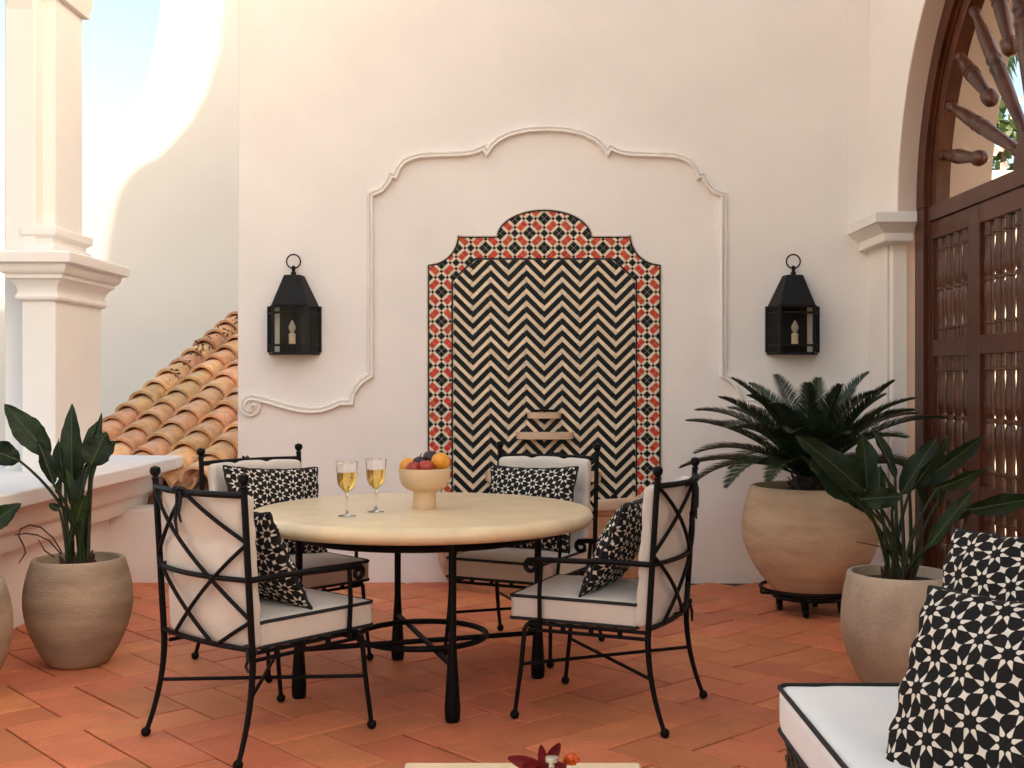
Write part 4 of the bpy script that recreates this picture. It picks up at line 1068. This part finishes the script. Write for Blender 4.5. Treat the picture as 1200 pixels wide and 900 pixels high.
def strel(x, y, zsoil, leaves, parent, dbase):
    rs = random.Random(int(abs(x) * 1000))
    for (bx, by, tx, ty, wpx, d1, d2, mat, roll, fold) in leaves:
        a = rs.uniform(0, 2 * PI); bs_ = Vector((x + .045 * math.cos(a), y + .045 * math.sin(a), zsoil - .01))
        b_ = P(bx, by, dbase + d1); t_ = P(tx, ty, dbase + d2)
        strelitzia_leaf(parent, bs_, b_, t_, wpx / F * dbase / 2 * 1.12, mat, roll, fold)
    mb = MB()
    for i in range(26):
        a = rs.uniform(0, 2 * PI); r = rs.uniform(.01, .07); p0 = Vector((x + r * math.cos(a), y + r * math.sin(a), zsoil - .01)); h_ = rs.uniform(.03, .085)
        d = Vector((math.cos(a) * .25, math.sin(a) * .25, 1)) * h_
        mb.tube([p0, p0 + d * .6, p0 + d], [.010, .008, .004], 5)
    mb.build('old_sheaths', M['dry'], parent, smooth=True)

# left pot with bird-of-paradise
d = 5.15; x = (92 - VPX) / F * d
lp = thing('potted_plant', 'bird of paradise plant in a brown clay pot by the parapet', 'plant', (x, d, 0), group='bird of paradise plants in clay pots')
pot(lp, x, d, 0, sprof(.125, .231, .196, .468, .29), M['clay_pot'], seed=1, soil_z=.425, soil_r=.172)
LL = [  # blade base px, tip px, width px, depth offsets of both, material, roll, fold
    (58, 535, 5, 472, 30, -.02, -.05, 'leaf', .35, .3), (85, 572, 81, 473, 25, .04, .05, 'leaf', .1, .25), (76, 565, 64, 514, 18, .0, .0, 'leaf', -.5, .45),
    (63, 568, 46, 516, 17, -.08, -.1, 'leaf', .7, .5), (97, 545, 112, 490, 15, .06, .1, 'leaf', -.3, .5), (110, 532, 120, 483, 8, .08, .12, 'leaf', .5, .6),
    (106, 546, 124, 506, 32, -.06, -.04, 'leaf', .2, .2), (116, 534, 136, 517, 16, .04, .1, 'leaf', .6, .3), (92, 598, 98, 545, 24, -.10, -.12, 'leaf', -.6, .45),
    (89, 612, 99, 581, 15, -.13, -.15, 'leaf_pale', .5, .4), (23, 540, -22, 522, 27, -.05, -.12, 'leaf', .3, .3), (84, 592, 80, 548, 12, -.05, -.05, 'leaf_pale', .9, .5), (70, 598, 57, 590, 9, -.03, -.03, 'leaf', .3, .4), (96, 585, 106, 530, 18, .05, .07, 'leaf', -.8, .5), (80, 570, 92, 505, 14, .08, .1, 'leaf', .8, .5), (72, 590, 70, 545, 15, .02, .02, 'leaf', -.9, .5)]
strel(x, d, .43, LL, lp, d)
for pts_ in ([(73, 648), (62, 630), (48, 618), (35, 615), (24, 620), (22, 628), (28, 640), (30, 648), (22, 660)], [(72, 650), (58, 634), (44, 627), (30, 625), (17, 627)], [(64, 653), (52, 645), (45, 632)]):
    mb = MB(); mb.tube([P(a, b, d - .05) for a, b in pts_], [.0035] * (len(pts_) - 1) + [.002], 6); mb.build('dry_stalk', M['dry'], lp, smooth=True)
# far-left pot: only its edge and a few leaves show
d2_ = 4.55; x2 = -2.275
lp2 = thing('potted_plant', 'clay pot with broad leaves at the parapet, nearer than the brown pot', 'plant', (x2, d2_, 0), group='bird of paradise plants in clay pots')
pot(lp2, x2, d2_, 0, sprof(.125, .231, .196, .468, .29), M['clay_pot'], seed=5, soil_z=.425, soil_r=.172)
strel(x2, d2_, .43, [(-30, 625, 24, 590, 26, .1, .15, 'leaf', .2, .3), (-45, 560, -75, 470, 30, 0, 0, 'leaf', 0, .3), (-70, 570, -110, 490, 28, -.1, -.1, 'leaf', .4, .3), (-55, 600, -20, 560, 22, -.1, -.15, 'leaf_pale', .4, .4), (-80, 600, -140, 560, 26, 0, -.1, 'leaf', -.3, .3)], lp2, d2_)

# sago palm in the big pot on a caddy
d = 6.30; x = (949 - VPX) / F * d
sg_ = thing('potted_palm', 'sago palm in a wide tan clay pot beside the gate', 'palm', (x, d, .10))
pot(sg_, x, d, .10, sprof(.175, .366, .318, .585, .36, .03), M['clay_pot_warm'], 56, 2, .545, .285)
mb = MB(); mb.lathe([(.09, .62), (.105, .67), (.085, .73), (.03, .76), (.0, .765)], 18, (x, d, 0), wob=.08)
for i in range(60):
    a = random.uniform(0, 2 * PI); z = random.uniform(.64, .75); p0 = Vector((x + .09 * math.cos(a), d + .09 * math.sin(a), z)); mb.tube([p0, p0 + Vector((math.cos(a) * .03, math.sin(a) * .03, .035))], [.009, .003], 5)
mb.build('trunk', M['trunk'], sg_, smooth=True)
rs = random.Random(4); random.seed(12)
def sfrond(az, el, L_, dr, ll=.125):
    mb = MB(); frond(mb, (x + .05 * math.cos(az), d + .05 * math.sin(az), .74), az, el, L_, dr, 72, ll, .0074, .45, ang_=60, seg=16); mb.build('frond', M['cycas'], sg_, recalc=False)
for k in range(15): sfrond(2 * PI * k / 15 + rs.uniform(-.12, .12), R(rs.uniform(20, 38)), rs.uniform(.62, .73), R(rs.uniform(32, 58)))
for k in range(15): sfrond(2 * PI * (k + .5) / 15 + rs.uniform(-.12, .12), R(rs.uniform(42, 58)), rs.uniform(.66, .76), R(rs.uniform(30, 48)), .135)
for k in range(16): sfrond(2 * PI * (k + .2) / 16 + rs.uniform(-.15, .15), R(rs.uniform(60, 78)), rs.uniform(.58, .70), R(rs.uniform(18, 42)), .125)
cd = thing('plant_caddy', 'black iron wheeled plant caddy under the sago palm pot', 'plant stand', (x, d, 0))
mb = MB(); mb.tube([(x + .265 * math.cos(2 * PI * i / 40), d + .265 * math.sin(2 * PI * i / 40), .135) for i in range(40)], .010, 8, closed=True); mb.build('guard_ring', M['iron'], cd, smooth=True)
mb = MB(); mb.lathe([(.0, .082), (.20, .082), (.205, .09), (.20, .1005), (.0, .1005)], 32, (x, d, 0)); mb.build('plate', M['iron'], cd, smooth=True)
for k in range(4):
    a = R(-112) + k * PI / 2; c = Vector((x + .165 * math.cos(a), d + .165 * math.sin(a), 0))
    mb = MB(); mb.box(c.x - .016, c.x + .016, c.y - .016, c.y + .016, .03, .085); fk = mb.build('castor', M['iron'], cd)
    Mr = Matrix.Rotation(PI / 2, 4, 'Y'); mb = MB(); mb.lathe([(.0, -.013), (.022, -.013), (.026, -.008), (.026, .008), (.022, .013), (.0, .013)], 18, (c.x, c.y - .012, .026), Mr); mb.build('wheel', M['iron'], fk, smooth=True)
    q = Vector((x + .265 * math.cos(a), d + .265 * math.sin(a), .135)); mb = MB(); mb.tube([Vector((c.x, c.y, .088)), Vector((q.x, q.y, .088)), q], .009, 6); mb.build('bracket', M['iron'], cd, smooth=True)

# right-hand bird-of-paradise
d = 4.75; x = (1055 - VPX) / F * d
rp2 = thing('potted_plant', 'bird of paradise plant in a grey clay pot behind the sofa', 'plant', (x, d, 0), group='bird of paradise plants in clay pots')
pot(rp2, x, d, 0, sprof(.145, .238, .212, .47, .27), M['clay_pot_pale'], seed=3, soil_z=.43, soil_r=.19)
RL = [(1014, 578, 941, 509, 34, -.05, -.12, 'leaf', .3, .3), (1003, 588, 952, 536, 30, -.02, -.02, 'leaf', -.2, .3), (1016, 575, 1014, 505, 28, .02, .05, 'leaf', .3, .35), (1049, 560, 1025, 496, 16, .05, .1, 'leaf', .5, .4),
      (1056, 580, 1098, 510, 26, -.03, -.02, 'leaf', -.4, .35), (1068, 572, 1160, 512, 24, .0, .05, 'leaf', .2, .4), (1066, 575, 1117, 516, 20, -.08, -.12, 'leaf', .7, .35), (1099, 572, 1158, 552, 18, -.06, -.12, 'leaf_pale', .5, .4),
      (1010, 585, 1058, 582, 24, -.16, -.22, 'leaf', .1, .15), (1088, 642, 1138, 572, 18, -.15, -.2, 'leaf_pale', -.7, .45), (1132, 598, 1225, 583, 22, -.05, -.10, 'leaf', .15, .25), (1030, 582, 1030, 545, 20, .0, .0, 'leaf', -.7, .4), (1098, 590, 1103, 548, 18, .05, .08, 'leaf', .4, .4), (1022, 600, 985, 562, 22, .06, .1, 'leaf', -.4, .4), (1080, 600, 1072, 545, 16, .1, .14, 'leaf', .9, .5), (1110, 610, 1150, 590, 14, .04, .06, 'leaf', .8, .5), (1045, 600, 1042, 555, 14, -.1, -.12, 'leaf', .9, .6)]
strel(x, d, .435, RL, rp2, d)
mb = MB(); mb.tube([P(1062, 668, d - .1), P(1048, 645, d - .15), P(1020, 638, d - .2), P(1003, 635, d - .2)], [.004, .003, .002, .0012], 5); mb.build('dry_stalk', M['dry'], rp2, smooth=True)

# ================================================================== SOFA, COFFEE TABLE
sf = thing('sofa', 'white cushioned wicker sofa with black piping facing the coffee table', 'sofa', (1.05, 2.1, 0))
mb = rbox(.80, 1.86, .125, .030, 16, .008, .0015, 4); c0 = Vector((1.05, 2.10, .4075))
for v in mb.v: v += c0
sc = mb.build('seat_cushion', M['canvas_white'], sf, smooth=True, ang=80, doubles=True)
for z, r in ((.463, .006), (.352, .006)):
    pts = []
    for (qx, qy, a0) in ((1, 1, 0), (-1, 1, 90), (-1, -1, 180), (1, -1, 270)):
        for i in range(7): a = R(a0 + 90 * i / 6); pts.append((1.05 + qx * (.396 - .03) + .03 * math.cos(a), 2.10 + qy * (.926 - .03) + .03 * math.sin(a), z))
    mb = MB(); mb.tube(pts, r, 6, closed=True); mb.build('piping', M['piping'], sc, smooth=True)
mb = rbox(.17, 1.80, .47, .05, 14, 0, .003, 6)
for v in mb.v: v += Vector((1.37 + (v.z + .235) * .12, 2.10, .715))
bc = mb.build('back_cushion', M['canvas_white'], sf, smooth=True, ang=80, doubles=True)
mb = MB(); mb.box(.68, 1.60, 1.19, 3.0, .22, .344); mb.build('seat_base', M['wicker'], sf, bevel=.01)
mb = MB(); mb.box(1.515, 1.60, 1.19, 3.0, .344, .84); mb.build('back_frame', M['wicker'], sf, bevel=.01)
mb = MB()
for k in range(46):
    for zz in range(6):
        y = 1.21 + k * .039; z = .235 + zz * .02; mb.box(.668 if (k + zz) % 2 else .672, .682, y, y + .034, z, z + .016)
for k in range(22):
    for zz in range(6):
        xx = .70 + k * .04; z = .235 + zz * .02; mb.box(xx, xx + .035, 2.998, 3.010 if (k + zz) % 2 else 3.006, z, z + .016)
o = mb.build('weave', M['wicker'], sf); o['kind'] = 'stuff'
for xx in (.72, 1.56):
    for yy in (1.23, 2.96): mb = MB(); mb.box(xx - .03, xx + .03, yy - .03, yy + .03, 0, .222); mb.build('leg', M['wicker'], sf, bevel=.006)
def frame_m(c, w_, up_):
    w_ = Vector(w_).normalized(); up_ = Vector(up_); up_ = (up_ - w_ * up_.dot(w_)).normalized(); nb_ = up_.cross(w_)   # local x=w, z=up, y=back
    y_ = up_.cross(w_); Mx = Matrix((w_, y_, up_)).transposed().to_4x4(); Mx.translation = Vector(c); return Mx
pillow('large star printed pillow at the front of the sofa, overlapping another', frame_m((.965, 2.285, .622), (.60, -.78, 0), (.36, .24, .90)), .50, .41, .21, 260, 'star printed pillows on the sofa', rot=.30, seed=7, rep=.078, fold=1.7, earc=.04, pw=.42)
pillow('star printed pillow behind the front one, against the sofa back', frame_m((1.19, 2.74, .665), (.62, -.76, .0), (.34, .22, .9)), .50, .46, .21, 220, 'star printed pillows on the sofa', rot=.1, seed=9, ox=.3, rep=.078, fold=1.7, earc=.04, pw=.42)

ct = thing('coffee_table', 'low cream stone coffee table with a red flower on it', 'table', (-.01, 2.1, 0))
mb = MB(); mb.box(-.269, .248, 1.70, 2.546, .372, .42); mb.build('table_top', M['stone_top'], ct, bevel=.006)
for xx in (-.23, .21):
    for yy in (1.74, 2.50): mb = MB(); mb.lathe([(.016, 0), (.018, .01), (.010, .12), (.010, .373)], 10, (xx, yy, 0)); mb.build('leg', M['iron'], ct, smooth=True)
FD = 2.36; fx = (640 - VPX) / F * FD
fv = thing('flower_vase', 'dark red petals and an orange bloom in a small glass on the coffee table', 'flowers', (fx, FD, .42))
mb = MB(); mb.lathe([(.0, .0), (.020, .0), (.022, .004), (.020, .04), (.022, .055), (.019, .055), (.017, .04), (.018, .008), (.0, .006)], 18, (fx, FD, .42)); mb.build('vase', M['glass'], fv, smooth=True)
def petal(b0, tip, w, mat, name='petal'):
    b0, tip = Vector(b0), Vector(tip); ax = tip - b0; sd_ = ax.cross(Vector((0, -1, .3))).normalized(); nr = sd_.cross(ax).normalized(); mb = MB(); n = 8
    for i in range(n + 1):
        t = i / n; ww = w * math.sin(PI * min(.97, .12 + t * .86)) ** .7; c = b0 + ax * t - nr * ax.length * .12 * math.sin(PI * t)
        for j in (-1, -.5, 0, .5, 1): mb.v.append(c + sd_ * ww * j + nr * abs(j) * ww * .45 + nr * .002 * math.sin(t * 15 + j * 4))
    for i in range(n):
        for j in range(4): a = i * 5 + j; mb.f.append([a, a + 1, a + 6, a + 5]); mb.m.append(0)
    mb.build(name, mat, fv, smooth=True, recalc=False, ang=80)
fc = (fx - .005, FD, .468)
petal(fc, P(595, 888, FD), .014, M['petal_dark']); petal((fx - .004, FD, .465), P(634, 873, FD), .010, M['petal_dark']); petal((fx + .002, FD + .02, .468), P(656, 871, FD + .02), .012, M['petal_dark'])
petal(fc, P(612, 896, FD - .03), .014, M['petal_dark']); petal((fx + .003, FD - .01, .465), P(664, 897, FD - .03), .014, M['petal_dark']); petal(fc, P(640, 884, FD + .03), .011, M['petal_dark'])
mb = MB(); oc = P(670, 890, FD); rs = random.Random(8)
for i in range(46):
    q = Vector((rs.gauss(0, 1), rs.gauss(0, 1), rs.gauss(0, 1))).normalized(); q.z = abs(q.z) * .9 - .2; s_ = q.cross(Vector((rs.random(), rs.random(), rs.random()))).normalized() * .006; e = q * .019; u = q.cross(s_).normalized() * .004
    mb.add([oc + e * .3 - s_ * .5, oc + e * .8 - s_ + u, oc + e * 1.05, oc + e * .8 + s_ + u, oc + e * .3 + s_ * .5], [(0, 1, 2, 3, 4)])
bl_ = mb.build('bloom', M['petal_orange'], fv, recalc=False)
mb = MB(); mb.sphere(oc, .012, 12); mb.build('bloom_heart', M['petal_orange'], bl_, smooth=True)
mb = MB(); mb.tube([oc, oc.lerp(Vector((fx, FD, .45)), .6), (fx, FD, .43)], .002, 6); mb.build('stem', M['stalk'], fv, smooth=True)
bt = thing('small_bottle', 'tiny glass bottle with a silver cap in front of the red petals', 'bottle', (fx + .010, FD - .06, .42))
bo = WL[bt.name]; mb = MB(); mb.lathe([(.0, 0), (.012, 0), (.013, .003), (.013, .055), (.007, .066), (.006, .075), (.0, .075)], 16, bo); mb.build('glass_body', M['glass'], bt, smooth=True)
mb = MB(); mb.lathe([(.006, .072), (.006, .082), (.0125, .083), (.0135, .086), (.0125, .091), (.0, .092)], 18, bo); mb.build('cap', M['steel'], bt, smooth=True)
